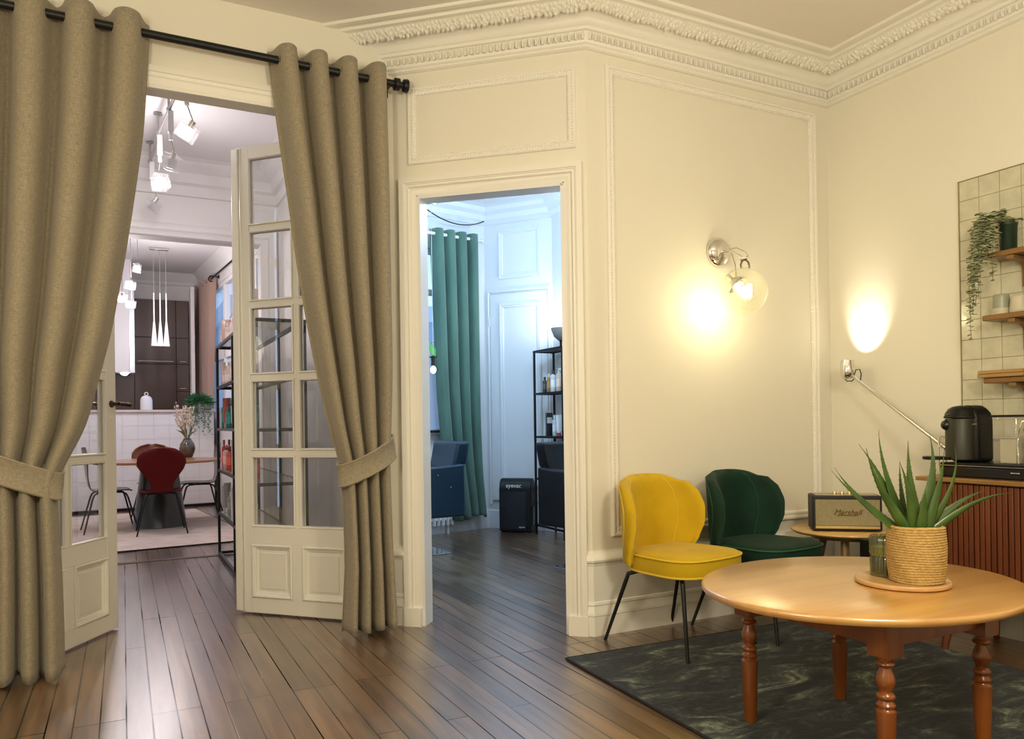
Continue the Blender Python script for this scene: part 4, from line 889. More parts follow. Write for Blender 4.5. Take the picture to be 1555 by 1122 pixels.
# green curtain and rod
GV = mat('green_velvet_curtain', (.050, .120, .088), .75, col2=(.095, .20, .150), vscale=4, sheen=.4, stretch=(1, 1, .4))
def cline(x, d, z): return Vector((x, 7.18+(x-1.33)*.198-.155, z))+Vector((.194, -.981, 0))*d
GXL = [(2.815, 3.14), (2.84, 2.4), (2.87, 1.5), (2.92, .9), (3.0, .5), (3.05, .16)]; GXR = [(3.385, 3.14), (3.39, 1.2), (3.41, .6), (3.45, .16)]
mb = MB(); mb.grid(fabric(GXL, GXR, [(.05, 3.14), (.045, 1.5), (.05, .16)], .15, 3.145, 4, PI-.9, cline, pw=.55, seed=4, zw=1.5))
gc = build(mb, 'velvet_curtain', GV, org=(3.1, 7.38, 0), smooth=True, angle=180, solid=.004); tag(gc, 'green velvet curtain at the window of the blue-lit room', 'curtain')
for kx in range(8):
    t = (PI/2+PI*kx-(PI-.9))/(2*PI*4)
    if 0 <= t <= 1:
        x = 2.82+(3.385-2.82)*t; p = cline(x, 0, 3.09); g = MB(); g.tube([p+Vector((.194, -.981, 0))*.03*math.cos(a)+Vector((0, 0, .03*math.sin(a))) for a in [2*PI*q/18 for q in range(18)]], .006, 6, closed=True); build(g, 'grommet', CHROME, gc, smooth=True)
grd = thing('curtain_rod', 'white curtain rod carrying the green velvet curtain', 'curtain rod', cline(2.9, 0, 3.09))
mb = MB(); mb.cyl(cline(1.8, 0, 3.085), cline(3.43, 0, 3.092), .017, 14); build(mb, 'rod', WHITEP, grd, smooth=True)
mb = MB(); e_ = cline(3.43, 0, 3.092); mb.lathe([(.02, 0), (.024, .006), (.02, .012), (.022, .02), (.016, .034), (.002, .036)], e_, 16, SD); build(mb, 'finial', WHITEP, grd, smooth=True)
mb = MB(); mb.tube([cline(3.41, 0, 3.085), cline(3.41, -.14, 3.085)], .008, 8); build(mb, 'bracket', WHITEP, grd)
# salon chairs
def salon_chair(label, loc, rz, m, cat='armchair'):
    r = thing('salon_armchair', label, cat, loc, rz, 'salon armchairs')   # faces local -y
    for s in (-1, 1):
        mb = MB(); x0, x1 = sorted((s*.225, s*.315)); mb.rings([[Vector((x, y, z)) for y, z in ((-.34, .33), (.36, .33), (.36, .79), (-.34, .745))] for x in (x0, x1)]); build(mb, 'armrest', m, r, world=False, bevel=.018, bseg=3)
    mb = MB(); mb.box(-.223, -.35, .34, .223, .30, .54); build(mb, 'seat', m, r, world=False, bevel=.03, bseg=3)
    mb = MB(); mb.rings([[Vector((sx, y, z)) for sx, y, z in ((-w, y0, zz_), (w, y0, zz_), (w, y1, zz_), (-w, y1, zz_))] for w, y0, y1, zz_ in ((.222, .20, .33, .50), (.222, .235, .37, .72), (.25, .28, .42, .80), (.262, .32, .45, .985))]); build(mb, 'backrest', m, r, world=False, bevel=.028, bseg=4)
    mb = MB(); mb.lathe([(.09, .30), (.09, .325), (.035, .33), (.03, .10), (.05, .04), (.10, .014)][::-1], (0, 0, 0), 20); build(mb, 'pedestal', STEEL, r, world=False, smooth=True, angle=40)
    mb = MB(); mb.box(-.26, -.25, 0, .26, .25, .013); build(mb, 'base_plate', mat('polished_plate', (.60, .62, .64), .12, metal=1.0), r, world=False, bevel=.002)
    for y in (.10, .22): mb = MB(); mb.lathe([(.007, 0), (.005, .004), (.001, .005)], (-.318 if False else .3155, y, .70-.9*(y-.1)), 8, (1, 0, 0)); build(mb, 'stud', CHROME, r, world=False)
    return r
ch1 = salon_chair('navy blue salon armchair in front of the green curtain', (2.30, 6.50, 0), -PI/2+.06, NAVY)
ch2 = copy_tree(ch1, (3.32, 5.07, 0), .25, 'black salon armchair half hidden by the right door frame', mats={k: BLKL for k in ('armrest', 'seat', 'backrest')})
# floor hair vacuum
vc0 = Vector((3.495, 7.238, 0)); ve = Vector((.72, -.69, 0)).normalized(); vn_ = Vector((-ve.y, ve.x, 0)); vn_ = vn_ if vn_.dot(Vector((-.45, -.89, 0))) > 0 else -vn_
vw = .345; vd = .19; vb = vc0+ve*.01-vn_*vd/2
vac = thing('floor_vacuum', 'black upright touchless floor vacuum standing by the white cupboard door', 'vacuum', vb+ve*vw/2)
vp = []
for y, z in ((0, .012), (0, .44), (.02, .52), (.06, .555), (.12, .562), (.17, .53), (vd, .46), (vd, .012)): vp.append((y, z))
mb = MB(); mb.rings([[vc0+ve*(.01+u)-vn_*y+Vector((0, 0, z)) for y, z in vp] for u in (0, vw)]); build(mb, 'housing', BLACKP, vac, bevel=.012, bseg=3)
mb = MB(); mb.obox(vc0+ve*(.01+vw*.46)+vn_*.001+Vector((0, 0, .23)), ve*vw*.40, vn_*.004, Vector((0, 0, .195))); build(mb, 'dust_window', mat('smoked_window', (.012, .014, .02), .08), vac, bevel=.003)
mb = MB(); mb.obox(vc0+ve*(.012+vw)-vn_*.09+Vector((0, 0, .17)), ve*.006, vn_*.04, Vector((0, 0, .10))); build(mb, 'side_vent', mat('gloss_black', (.012, .012, .012), .15), vac, bevel=.004)
for u in (.04, vw-.02): mb = MB(); mb.obox(vc0+ve*u-vn_*.1+Vector((0, 0, .007)), ve*.015, vn_*.07, Vector((0, 0, .007))); build(mb, 'foot', BLACKP, vac)
LW = mat('white_print', (.75, .78, .80), .5)
mtx = Matrix.Identity(4); nv = (vn_*.965+Vector((0, 0, .26))).normalized(); uv = nv.cross(ve)
for i in range(3): mtx[i][0] = ve[i]; mtx[i][1] = uv[i]; mtx[i][2] = nv[i]
mtx.translation = vc0+ve*(.01+vw*.46)-vn_*.0075+vn_*.004+Vector((0, 0, .487)); text('eyevac', .062, LW, vac, mtx, .0012, .1)
mtx2 = mtx.copy(); 
for i in range(3): mtx2[i][1] = (0, 0, 1)[i]; mtx2[i][2] = vn_[i]
mtx2.translation = vc0+ve*(.01+vw*.72)+vn_*.0055+Vector((0, 0, .06)); text('eyevac', .024, LW, vac, mtx2, .0008, .1)

# ---- bottles
BM = {}
def bm_(col, rough=.3):
    k = tuple(col)
    if k not in BM: BM[k] = mat('bottle_%02d' % len(BM), col, rough, coat=.2)
    return BM[k]
def bottle(name, label, cat, p, h, r, col, capc=(.02, .02, .02), style='round', group=None):
    t = thing(name, label, cat, p, RND.uniform(-.3, .3), group); m = bm_(col); c_ = bm_(capc)
    mb = MB()
    if style == 'box':
        mb.box(-r, -r*.7, 0, r, r*.7, h); build(mb, 'carton', m, t, world=False, bevel=.002); mb = MB(); mb.box(-r*.8, -r*.7-.0015, h*.55, r*.8, -r*.7+.0005, h*.8); build(mb, 'label_panel', c_, t, world=False); return t
    if style == 'tube':
        mb.lathe([(r*.7, 0), (r*.7, h*.16)], (0, 0, 0), 16); build(mb, 'cap', c_, t, world=False, smooth=True, angle=40)
        mb = MB(); mb.rings([[Vector((r*w*math.cos(q), r*d*math.sin(q), z)) for q in [2*PI*i/16 for i in range(16)]] for w, d, z in ((.8, .8, h*.161), (1, .9, h*.3), (1.1, .5, h*.8), (1.15, .06, h))]); build(mb, 'tube_body', m, t, world=False, smooth=True, angle=50); return t
    mb.lathe([(r*.9, 0), (r, .006), (r, h*.70), (r*.9, h*.755), (r*.42, h*.79), (r*.40, h*.82)], (0, 0, 0), 18); build(mb, 'bottle_body', m, t, world=False, smooth=True, angle=40)
    mb = MB()
    if style == 'pump':
        mb.lathe([(r*.48, h*.815), (r*.48, h*.86), (r*.15, h*.865), (r*.15, h*.96)], (0, 0, 0), 12); mb.box(-r*.2, -r*1.0, h*.955, r*.2, r*.25, h*1.0)
    elif style == 'spray':
        mb.lathe([(r*.42, h*.815), (r*.35, h*.90)], (0, 0, 0), 12); mb.box(-r*.22, -r*1.1, h*.90, r*.22, r*.5, h*1.0); mb.tube([(0, -r*.6, h*.90), (0, -r*.9, h*.82)], r*.12, 6)
    else: mb.lathe([(r*.5, h*.815), (r*.5, h*.985), (r*.44, h)], (0, 0, 0), 14)
    build(mb, 'cap', c_, t, world=False, smooth=True, angle=40)
    mb = MB(); mb.lathe([(r*1.006, h*.22), (r*1.006, h*.55)], (0, 0, 0), 18, cap=False); build(mb, 'paper_label', bm_(tuple(min(1, k*1.25+.05) for k in col)), t, world=False, smooth=True)
    return t

# ---- salon shelf rack
def rack(label, x0, x1, y0, y1, zs, name='shelf_rack', mids=(), t=.020, glass_shelf=None):
    r = thing(name, label, 'shelving', ((x0+x1)/2, (y0+y1)/2, 0))
    for x in (x0, x1):
        for y in (y0, y1)+tuple(mids): mb = MB(); mb.box(x-t/2, y-t/2, 0, x+t/2, y+t/2, zs[-1]); build(mb, 'post', BLACK, r, bevel=.002)
    for z in zs:
        mb = MB(); mb.box(x0-t/2, y0-t/2, z-t, x1+t/2, y0+t/2, z); mb.box(x0-t/2, y1-t/2, z-t, x1+t/2, y1+t/2, z); mb.box(x0-t/2, y0+t/2, z-t, x0+t/2, y1-t/2, z); mb.box(x1-t/2, y0+t/2, z-t, x1+t/2, y1-t/2, z); build(mb, 'rail', BLACK, r)
        if z > .2: mb = MB(); mb.box(x0+t/2, y0+t/2, z-.008, x1-t/2, y1-t/2, z-.001); build(mb, 'shelf', glass_shelf or BLACK, r)
    return r
rack('narrow black metal shelving by the right wall of the blue-lit room', 3.785, 4.015, 6.37, 6.935, (.10, .576, 1.004, 1.445, 1.879))
G1 = 'bottles on the black salon shelving'
for nm, lb, ct, p, h, r, c1, c2, stl in [
    ('dropper_bottle', 'small dark dropper bottle, leftmost on the upper shelf of the salon shelving', 'bottle', (3.83, 6.80, 1.445), .16, .022, (.04, .045, .05), (.01, .01, .01), 'round'),
    ('oil_bottle', 'slim amber oil bottle next to the dark dropper bottle', 'bottle', (3.84, 6.73, 1.445), .19, .019, (.45, .22, .03), (.8, .7, .4), 'round'),
    ('spray_bottle', 'white spray bottle with black trigger on the salon shelving', 'bottle', (3.84, 6.645, 1.445), .22, .030, (.75, .76, .78), (.012, .012, .015), 'spray'),
    ('pump_bottle', 'beige pump bottle right of the black-trigger spray bottle', 'bottle', (3.85, 6.55, 1.445), .23, .030, (.72, .58, .47), (.8, .78, .74), 'pump'),
    ('shampoo_bottle', 'pink bottle beside the beige pump bottle', 'bottle', (3.86, 6.475, 1.445), .19, .024, (.75, .50, .50), (.75, .50, .50), 'round'),
    ('shampoo_bottle', 'lilac bottle at the right end of the upper salon shelf', 'bottle', (3.92, 6.42, 1.445), .20, .030, (.42, .36, .75), (.02, .02, .02), 'round'),
    ('hairspray_can', 'tall black box with pale lettering on the lower salon shelf', 'box', (3.84, 6.74, 1.004), .235, .033, (.010, .010, .012), (.55, .55, .55), 'box'),
    ('shampoo_bottle', 'clear pale bottle beside the tall black box', 'bottle', (3.85, 6.645, 1.004), .21, .024, (.62, .68, .74), (.75, .78, .80), 'round'),
    ('styling_tube', 'white tube standing on a red cap on the lower salon shelf', 'tube', (3.84, 6.545, 1.004), .21, .030, (.78, .79, .80), (.45, .03, .02), 'tube'),
    ('shampoo_bottle', 'pale green bottle at the right of the lower salon shelf', 'bottle', (3.86, 6.43, 1.004), .18, .026, (.45, .55, .40), (.015, .015, .015), 'round')]:
    bottle(nm, lb, ct, p, h, r, c1, c2, stl, G1)
bl = thing('bowl_lamp', 'grey bowl uplight standing on top of the salon shelving', 'lamp', (3.92, 6.62, 1.880))
mb = MB(); mb.lathe([(.05, 0), (.05, .008), (.012, .014), (.012, .07), (.02, .08)], (3.92, 6.62, 1.8805), 20); build(mb, 'stand', BLACK, bl, smooth=True, angle=40)
mb = MB(); mb.lathe([(.02, .08), (.03, .085), (.07, .12), (.095, .18), (.100, .205), (.097, .205), (.09, .18), (.06, .125), (.01, .095)], (3.92, 6.62, 1.8805), 28); build(mb, 'bowl', mat('grey_enamel', (.30, .29, .27), .4), bl, smooth=True, angle=60)
mb = MB(); mb.ball((3.92, 6.62, 2.055), .026, 12, 8); build(mb, 'bulb', mat('bowl_glow', (1, .95, .85), .5, emit=(1, .95, .85), estr=40), bl, smooth=True)
# ceiling spot and cable, pendant bulb with leaves
spt = thing('ceiling_spotlight', 'black ceiling spotlight at the upper left of the blue-lit doorway', 'spotlight', (2.66, 7.02, 3.44))
mb = MB(); mb.lathe([(.035, 0), (.035, .16), (.03, .165)], (2.64, 7.0, 3.415), 18, (.75, .45, -.42)); build(mb, 'barrel', BLACK, spt, smooth=True, angle=40)
mb = MB(); mb.cyl((2.66, 7.02, 3.40), (2.66, 7.02, 3.479), .012, 10); mb.box(2.3, 7.0, 3.46, 2.70, 7.04, 3.479); build(mb, 'track', BLACK, spt)
ax_ = Vector((.75, .45, -.42)).normalized(); mb = MB(); mb.ball(Vector((2.64, 7.0, 3.415))+ax_*.165, .028, 12, 8); build(mb, 'bulb', mat('spot_glow', (1, 1, 1), .5, emit=(.95, .97, 1), estr=30), spt, smooth=True)
mb = MB(); mb.tube([Vector((2.45+1.08*t, 6.95+.62*t, 3.36-.30*t*(1-t)*1.9-.02*t)) for t in [i/20 for i in range(21)]], .006, 6)
tag(build(mb, 'sagging_cable', BLACKP, org=(3.0, 7.25, 3.3), smooth=True), 'dark cable sagging under the ceiling above the green curtain', 'cable')
pb = thing('pendant_bulb', 'bare bulb on a dark socket in front of the salon window', 'pendant lamp', (2.70, 7.0, 1.66))
mb = MB(); mb.tube([(2.70, 7.0, 3.479), (2.70, 7.0, 1.82)], .0025, 6); build(mb, 'cord', mat('clear_cord', (.6, .62, .65), .4), pb)
mb = MB(); mb.lathe([(.006, .13), (.022, .12), (.018, .06), (.022, .05), (.022, .03)][::-1], (2.70, 7.0, 1.68), 16); mb.tube([(2.65, 7.0, 1.80), (2.70, 7.0, 1.785), (2.74, 7.0, 1.80)], .006, 6); build(mb, 'socket', BLACK, pb, smooth=True, angle=50)
mb = MB(); mb.ball((2.70, 7.0, 1.67), (.026, .026, .034), 14, 10); build(mb, 'bulb', mat('spot_glow', (1, 1, 1), .5, emit=(.95, .97, 1), estr=30), pb, smooth=True)
hp_ = thing('hanging_plant', 'bright green leaf sprig hanging in the salon window', 'plant', (2.69, 7.14, 1.85)); mb = MB(); m2 = MB()
m2.tube([(2.62, 7.14, 1.97), (2.66, 7.14, 1.99), (2.70, 7.14, 1.97), (2.72, 7.14, 1.90)], .003, 6)
for p, d, s in (((2.71, 7.14, 1.95), Vector((.35, 0, -.94)), .17), ((2.64, 7.14, 1.86), Vector((-.3, .1, -.9)), .10), ((2.66, 7.14, 1.98), Vector((-.9, 0, .2)), .08)):
    p = Vector(p); d.normalize(); sd_ = d.cross(Vector((.4, -.9, .1))).normalized(); up_ = sd_.cross(d)
    top = [p+d*s*u+sd_*s*v+up_*s*.1*math.sin(u*PI) for u, v in ((0, 0), (.25, .2), (.55, .26), (.85, .12), (1, 0), (.85, -.12), (.55, -.26), (.25, -.2))]; mb.rings([[q-up_*.001 for q in top], [q+up_*.001 for q in top]])
build(mb, 'foliage', mat('bright_leaf', (.08, .42, .07), .5), hp_); build(m2, 'stem', mat('vine_stem', (.12, .13, .06), .6), hp_)

# ================================================================== hall between the double doors and the dining room
TRK = mat('grey_track_metal', (.42, .40, .39), .4, metal=.6)
trk = thing('track_light_rail', 'grey lighting rail hung from the hall ceiling', 'lighting rail', (.28, 5.8, 3.3))
mb = MB(); mb.tube([(.36, 4.6, 3.30), (.33, 5.35, 3.30), (.253, 6.176, 3.30), (.219, 6.84, 3.30)], .011, 10); build(mb, 'rail', TRK, trk, smooth=True)
for x, y in ((.338, 5.20), (.30, 5.66), (.253, 6.176), (.219, 6.83)):
    mb = MB(); mb.cyl((x, y, 3.30), (x, y, 3.455), .009, 10); mb.lathe([(.03, 0), (.03, .006), (.012, .012)][::-1], (x, y, 3.446), 16); mb.ball((x, y, 3.30), .018, 10, 8); build(mb, 'post', TRK, trk, smooth=True, angle=50)
CUBEG = glass('cube_glass', (.97, .97, .98), 1.5, .02, .04); CGLOW = mat('cube_glow', (1, 1, 1), .4, emit=(1, .97, .95), estr=14)
def cube_lamp(label, c, ztop, s, lit, adaptor, tilt, group):
    t = thing('cube_pendant', label, 'pendant lamp', c, 0, group); c = Vector(c); Rm = Matrix.Rotation(tilt[0], 3, 'X') @ Matrix.Rotation(tilt[1], 3, 'Y') @ Matrix.Rotation(tilt[2], 3, 'Z')
    ax, ay, az = Rm @ Vector((s/2, 0, 0)), Rm @ Vector((0, s/2, 0)), Rm @ Vector((0, 0, s/2)); top = c+az
    if adaptor: mb = MB(); mb.box(c.x-.018, c.y-.018, ztop-.16, c.x+.018, c.y+.018, ztop-.012); mb.cyl((c.x, c.y, ztop-.21), (c.x, c.y, ztop-.16), .014, 10); build(mb, 'adaptor', WHITEP, t, bevel=.003)
    mb = MB(); mb.tube([(c.x, c.y, ztop-(.20 if adaptor else 0)), tuple(top+az*.35)], .003, 6); build(mb, 'wire', mat('thin_grey_wire', (.35, .33, .32), .4), t)
    mb = MB(); mb.cyl(top-az*.5, top+az*.42, .017, 12); build(mb, 'socket', STEEL, t, smooth=True, angle=40)
    mb = MB(); mb.obox(c, ax, ay, az); build(mb, 'glass_cube', CUBEG, t, bevel=.008)
    mb = MB(); mb.obox(c-az*.08, ax*.62, ay*.62, az*.66); build(mb, 'bulb', CGLOW if lit else glass('unlit_bulb', (.85, .85, .86), 2, .02, .1), t, bevel=.012, bseg=3)
GH = 'cube pendants on the hall rail'
cube_lamp('glowing cube pendant nearest the doors on the hall rail', (.365, 5.0, 2.93), 3.30, .105, True, True, (.35, .5, .2), GH)
cube_lamp('unlit clear cube pendant between two glowing ones on the hall rail', (.310, 5.65, 2.94), 3.30, .10, False, True, (.5, .3, .4), GH)
cube_lamp('glowing cube pendant further along the hall rail', (.263, 6.15, 2.94), 3.30, .105, True, True, (-.1, -.15, .3), GH)
cube_lamp('unlit clear cube pendant at the far end of the hall rail', (.232, 6.80, 2.94), 3.30, .10, False, True, (.4, .5, .2), GH)
RZ = (.035, .392, .772, 1.133, 1.50, 1.861)
rack('long black metal shelving full of bottles behind the open door leaf', .758, 1.10, 5.25, 7.30, RZ, mids=(6.22,), t=.022, glass_shelf=glass('shelf_glass', (.80, .84, .83), 1.5, .05, .10))
pal = {1: [((.40, .38, .36), (.55, .52, .50), 'grey'), ((.70, .68, .66), (.75, .73, .7), 'white'), ((.55, .50, .46), (.05, .05, .05), 'taupe'), ((.30, .29, .28), (.7, .7, .7), 'charcoal')],
       2: [((.62, .05, .035), (.62, .05, .035), 'red'), ((.68, .10, .05), (.03, .01, .01), 'bright red'), ((.70, .30, .16), (.03, .02, .02), 'orange'), ((.72, .52, .44), (.05, .03, .03), 'peach')],
       3: [((.02, .22, .20), (.015, .12, .12), 'teal'), ((.40, .68, .56), (.02, .02, .02), 'mint'), ((.55, .72, .64), (.6, .7, .66), 'pale mint'), ((.42, .08, .06), (.6, .3, .25), 'dark red')],
       4: [((.72, .52, .38), (.03, .02, .02), 'tan'), ((.76, .64, .58), (.76, .64, .58), 'pale pink'), ((.78, .70, .64), (.45, .05, .05), 'cream'), ((.70, .55, .50), (.70, .55, .50), 'rose')],
       5: [((.74, .52, .47), (.70, .48, .44), 'pink'), ((.76, .60, .55), (.72, .55, .5), 'light pink'), ((.70, .66, .66), (.15, .06, .06), 'whitish')]}
lvl = {1: 'lowest shelf', 2: 'second lowest shelf', 3: 'middle shelf', 4: 'second highest shelf', 5: 'very top'}
ords = ['farthest', 'second farthest', 'third farthest', 'fourth farthest', 'fifth farthest', 'sixth farthest', 'seventh farthest', 'eighth farthest', 'ninth farthest', 'tenth farthest', 'nearest']
r5 = random.Random(9)
SPOTS = ((.800, 7.245), (.842, 7.235), (.885, 7.225), (.815, 7.165), (.860, 7.10), (.820, 7.0), (.845, 6.86), (.83, 6.68), (.84, 6.45), (.83, 6.0), (.84, 5.7))
for L_ in range(1, 6):
    for k, (x, y) in enumerate(SPOTS):
        c1, c2, cn = pal[L_][r5.randrange(len(pal[L_]))] if k > 3 else pal[L_][k % len(pal[L_])]
        stl = r5.choice(['round', 'pump', 'round', 'tube', 'box']); h = r5.uniform(.17, .27); r = .019 if k < 3 else r5.uniform(.026, .034); z = RZ[L_]
        nmn = {'round': 'shampoo_bottle', 'pump': 'pump_bottle', 'tube': 'cream_tube', 'box': 'product_box'}[stl]
        bottle(nmn, '%s %s, %s on the %s of the hall shelving' % (cn, nmn.replace('_', ' '), ords[k], lvl[L_]), 'box' if stl == 'box' else 'bottle', (x, y, z), h, r, c1, c2, stl, 'products on the hall shelving, %s' % lvl[L_])

# ================================================================== dining room and kitchen
drug = MB(); drug.box(-2.2, 0, .001, 1.02, 3.45, .012)
drug = build(drug, 'dining_rug', mat('pale_jute', (.58, .45, .36), .9, col2=(.70, .60, .54), vscale=6, bump=.4, bscale=90), bevel=.003); drug.location = (.22, 7.968, 0); drug.rotation_euler = (0, 0, .098); tag(drug, 'pale beige rug under the dining table in the far room', 'rug')
WM[drug] = Matrix.Translation(drug.location) @ Matrix.Rotation(.098, 4, 'Z')
mb = MB(); mb.tube([(-2.2, 0, .007), (1.02, 0, .007), (1.02, 3.45, .007)], .008, 6); build(mb, 'binding', mat('dark_binding', (.012, .012, .016), .8), drug, world=False)
TBL = Vector((.37, 9.82, .012)); dt = thing('dining_table', 'round wooden dining table on a dark tapered drum base in the far room', 'table', TBL)
mb = MB(); mb.lathe([(.66, .742), (.685, .744), (.69, .752), (.69, .762), (.685, .770), (.02, .770)], (TBL.x, TBL.y, 0), 72); build(mb, 'tabletop', wood('walnut_top', (.26, .10, .035), (.38, .17, .07), .3, 'X', .7, .3), dt, smooth=True, angle=40)
mb = MB(); mb.lathe([(.29, .013), (.285, .02), (.195, .70), (.30, .7405)], (TBL.x, TBL.y-.08, 0), 40); build(mb, 'drum_base', mat('dark_green_metal', (.014, .020, .016), .3, coat=.2), dt, smooth=True, angle=40)
def ply_chair(label, loc, rz, m, grp):
    r = thing('dining_chair', label, 'chair', loc, rz, grp)
    prof = [(-.22, .428, .10), (-.215, .436, .155), (-.19, .442, .185), (-.12, .446, .208), (0, .442, .215), (.10, .438, .19), (.155, .445, .145), (.182, .468, .118), (.196, .51, .108), (.207, .56, .122), (.218, .62, .165), (.229, .69, .213), (.239, .76, .240), (.247, .82, .232), (.254, .87, .195), (.259, .905, .135), (.262, .925, .05)]
    P = []
    for y, z, w in prof:
        row = []
        for j in range(17):
            t = -1+j/8; k = max(0, (z-.6)/.3); row.append(Vector((w*t, y-.035*k*t*t, z+(.012*t*t if z < .46 else 0))))
        P.append(row)
    mb = MB(); mb.grid(P); build(mb, 'plywood_shell', m, r, world=False, smooth=True, angle=180, solid=.011)
    for sx, sy in ((-1, -1), (1, -1), (-1, 1), (1, 1)):
        f_ = Vector((sx*.245, sy*.265+.0, 0)); mb = MB(); mb.tube([(sx*.04, sy*.05, .424), (sx*.12, sy*.12, .428), (sx*.152, sy*.155, .41), (sx*.165, sy*.172, .37), tuple(f_)], [.009, .009, .010, .010, .008], 8); build(mb, 'leg', BLACK, r, world=False, smooth=True)
    mb = MB(); mb.lathe([(.07, .418), (.07, .432)], (0, 0, 0), 16); build(mb, 'seat_mount', BLACK, r, world=False)
    return r
REDP = mat('dark_red_lacquer', (.105, .004, .004), .55, spec=.2); BRWP = wood('red_brown_ply', (.16, .045, .02), (.26, .085, .04), .35, 'Z', .6, .3); DKP = wood('dark_ply', (.060, .022, .016), (.10, .040, .028), .35, 'Z', .6, .3)
GP = 'plywood chairs around the dining table'
pc = ply_chair('dark red plywood chair with its back to us at the dining table', (.362, 9.15, .012), PI, REDP, GP)
copy_tree(pc, (.355, 10.55, .012), .12, 'brown plywood chair on the far side of the dining table', mats={'plywood_shell': BRWP})
copy_tree(pc, (.83, 10.25, .012), -PI/2+.05, 'brown plywood chair at the right end of the dining table', mats={'plywood_shell': DKP})
copy_tree(pc, (-.145, 9.62, .012), PI/2+.1, 'dark plywood chair at the left end of the dining table, behind the door glass', mats={'plywood_shell': DKP})
# vase with dried flowers
VP = Vector((.715, 10.38, .7705)); vf = thing('flower_vase', 'brown glass vase of dried grasses on the dining table', 'vase', VP)
mb = MB(); mb.lathe([(.045, 0), (.06, .004), (.085, .06), (.095, .11), (.085, .165), (.055, .21), (.045, .225), (.05, .232), (.046, .232), (.04, .22)], VP, 28); build(mb, 'vase_body', mat('smoky_brown_glass', (.10, .075, .05), .12, var=.3, vscale=14, coat=.5), vf, smooth=True, angle=60)
rv = random.Random(3); st_ = MB(); hd_ = MB(); gr_ = MB()
for k in range(26):
    a = rv.uniform(0, 2*PI); sp_ = rv.uniform(.03, .17); hh = rv.uniform(.20, .44); b0 = VP+Vector((.02*math.cos(a), .02*math.sin(a), .2)); tpp = VP+Vector((sp_*math.cos(a)-.01, sp_*math.sin(a), .22+hh)); md_ = b0.lerp(tpp, .6)+Vector((0, 0, .03))
    st_.tube([b0, md_, tpp], .0018, 5)
    for q in range(rv.randint(3, 7)):
        pp = md_.lerp(tpp, rv.random())+Vector((rv.uniform(-.025, .025), rv.uniform(-.02, .02), rv.uniform(-.02, .03))); hd_.ball(pp, (rv.uniform(.006, .011),)*2+(rv.uniform(.010, .022),), 6, 4)
for k in range(7):
    a = rv.uniform(0, 2*PI); b0 = VP+Vector((0, 0, .22)); t2 = b0+Vector((.13*math.cos(a), .08*math.sin(a), rv.uniform(.08, .25))); gr_.tube([b0, b0.lerp(t2, .5)+Vector((0, 0, .03)), t2], [.002, .010, .001], 5)
build(st_, 'stems', mat('dry_stem', (.38, .27, .15), .8), vf); build(hd_, 'dried_heads', mat('dry_heads', (.66, .52, .38), .9, var=.25, vscale=30), vf, smooth=True)['kind'] = 'stuff'; build(gr_, 'green_blades', mat('dusty_green', (.10, .16, .07), .7), vf, smooth=True)
# kitchen counter
KD = Vector((1, .108, 0)).normalized(); KN = Vector((KD.y, -KD.x, 0)); KO = Vector((1.185, 11.955, 0))
kc = thing('kitchen_counter', 'high white tiled kitchen counter behind the dining table', 'counter', KO-KD*1.5)
mb = MB(); mb.obox(KO-KD*1.8-KN*.25+Vector((0, 0, .695)), KD*1.8, KN*.25, Vector((0, 0, .665))); build(mb, 'counter_body', mat('white_grout', (.66, .63, .62), .6), kc)
tm = MB(); tw = .1995
for i in range(18):
    for j in range(7):
        z0 = .045+j*.188; u = -.005-tw*i; tm.obox(KO+KD*(u-tw/2)+KN*.003+Vector((0, 0, z0+.093)), KD*(tw/2-.0014), KN*.003, Vector((0, 0, .0925)))
build(tm, 'tile_front', mat('white_tile', (.80, .77, .76), .25, var=.03, vscale=3), kc)
mb = MB(); mb.obox(KO-KD*1.8-KN*.23+Vector((0, 0, 1.3775)), KD*1.82, KN*.27, Vector((0, 0, .0175))); build(mb, 'worktop', mat('pinkish_stone', (.66, .54, .48), .35, var=.08, vscale=20), kc, bevel=.004)
mb = MB(); mb.obox(KO-KD*1.8+KN*.001+Vector((0, 0, .02)), KD*1.8, KN*.002, Vector((0, 0, .02))); build(mb, 'kick_strip', BLACK, kc)
KT = 1.3955
cl = thing('glass_cloche', 'white frosted dome jar with a ring knob on the kitchen counter', 'cloche', (.30, 12.05, KT))
mb = MB(); mb.lathe([(.078, 0), (.080, .006), (.080, .135), (.070, .172), (.045, .198), (.012, .207), (.002, .208)], (.30, 12.05, KT), 32); build(mb, 'dome', mat('frosted_white', (.80, .79, .82), .25), cl, smooth=True, angle=60)
mb = MB(); mb.tube([(.30+.022*math.cos(a), 12.05, KT+.228+.022*math.sin(a)) for a in [2*PI*q/16 for q in range(16)]], .007, 8, closed=True); build(mb, 'ring_knob', mat('cream_knob', (.74, .66, .54), .4), cl, smooth=True)
bd = thing('bud_ornament', 'pink ball with a curved stem on the kitchen counter beside the fern', 'ornament', (.70, 12.0, KT))
mb = MB(); mb.ball((.70, 12.0, KT+.052), .022, 14, 10); build(mb, 'ball', mat('pale_pink', (.75, .48, .46), .5), bd, smooth=True)
mb = MB(); mb.tube([(.70, 12.0, KT+.03), (.72, 12.0, KT+.004), (.78, 12.0, KT+.01), (.83, 12.0, KT+.07), (.86, 12.0, KT+.10)], .006, 8); build(mb, 'stem', mat('pink_stem', (.55, .36, .30), .5), bd, smooth=True)
fe = thing('fern', 'bushy green fern trailing over the end of the kitchen counter', 'plant', (.985, 11.98, KT)); rf = random.Random(17)
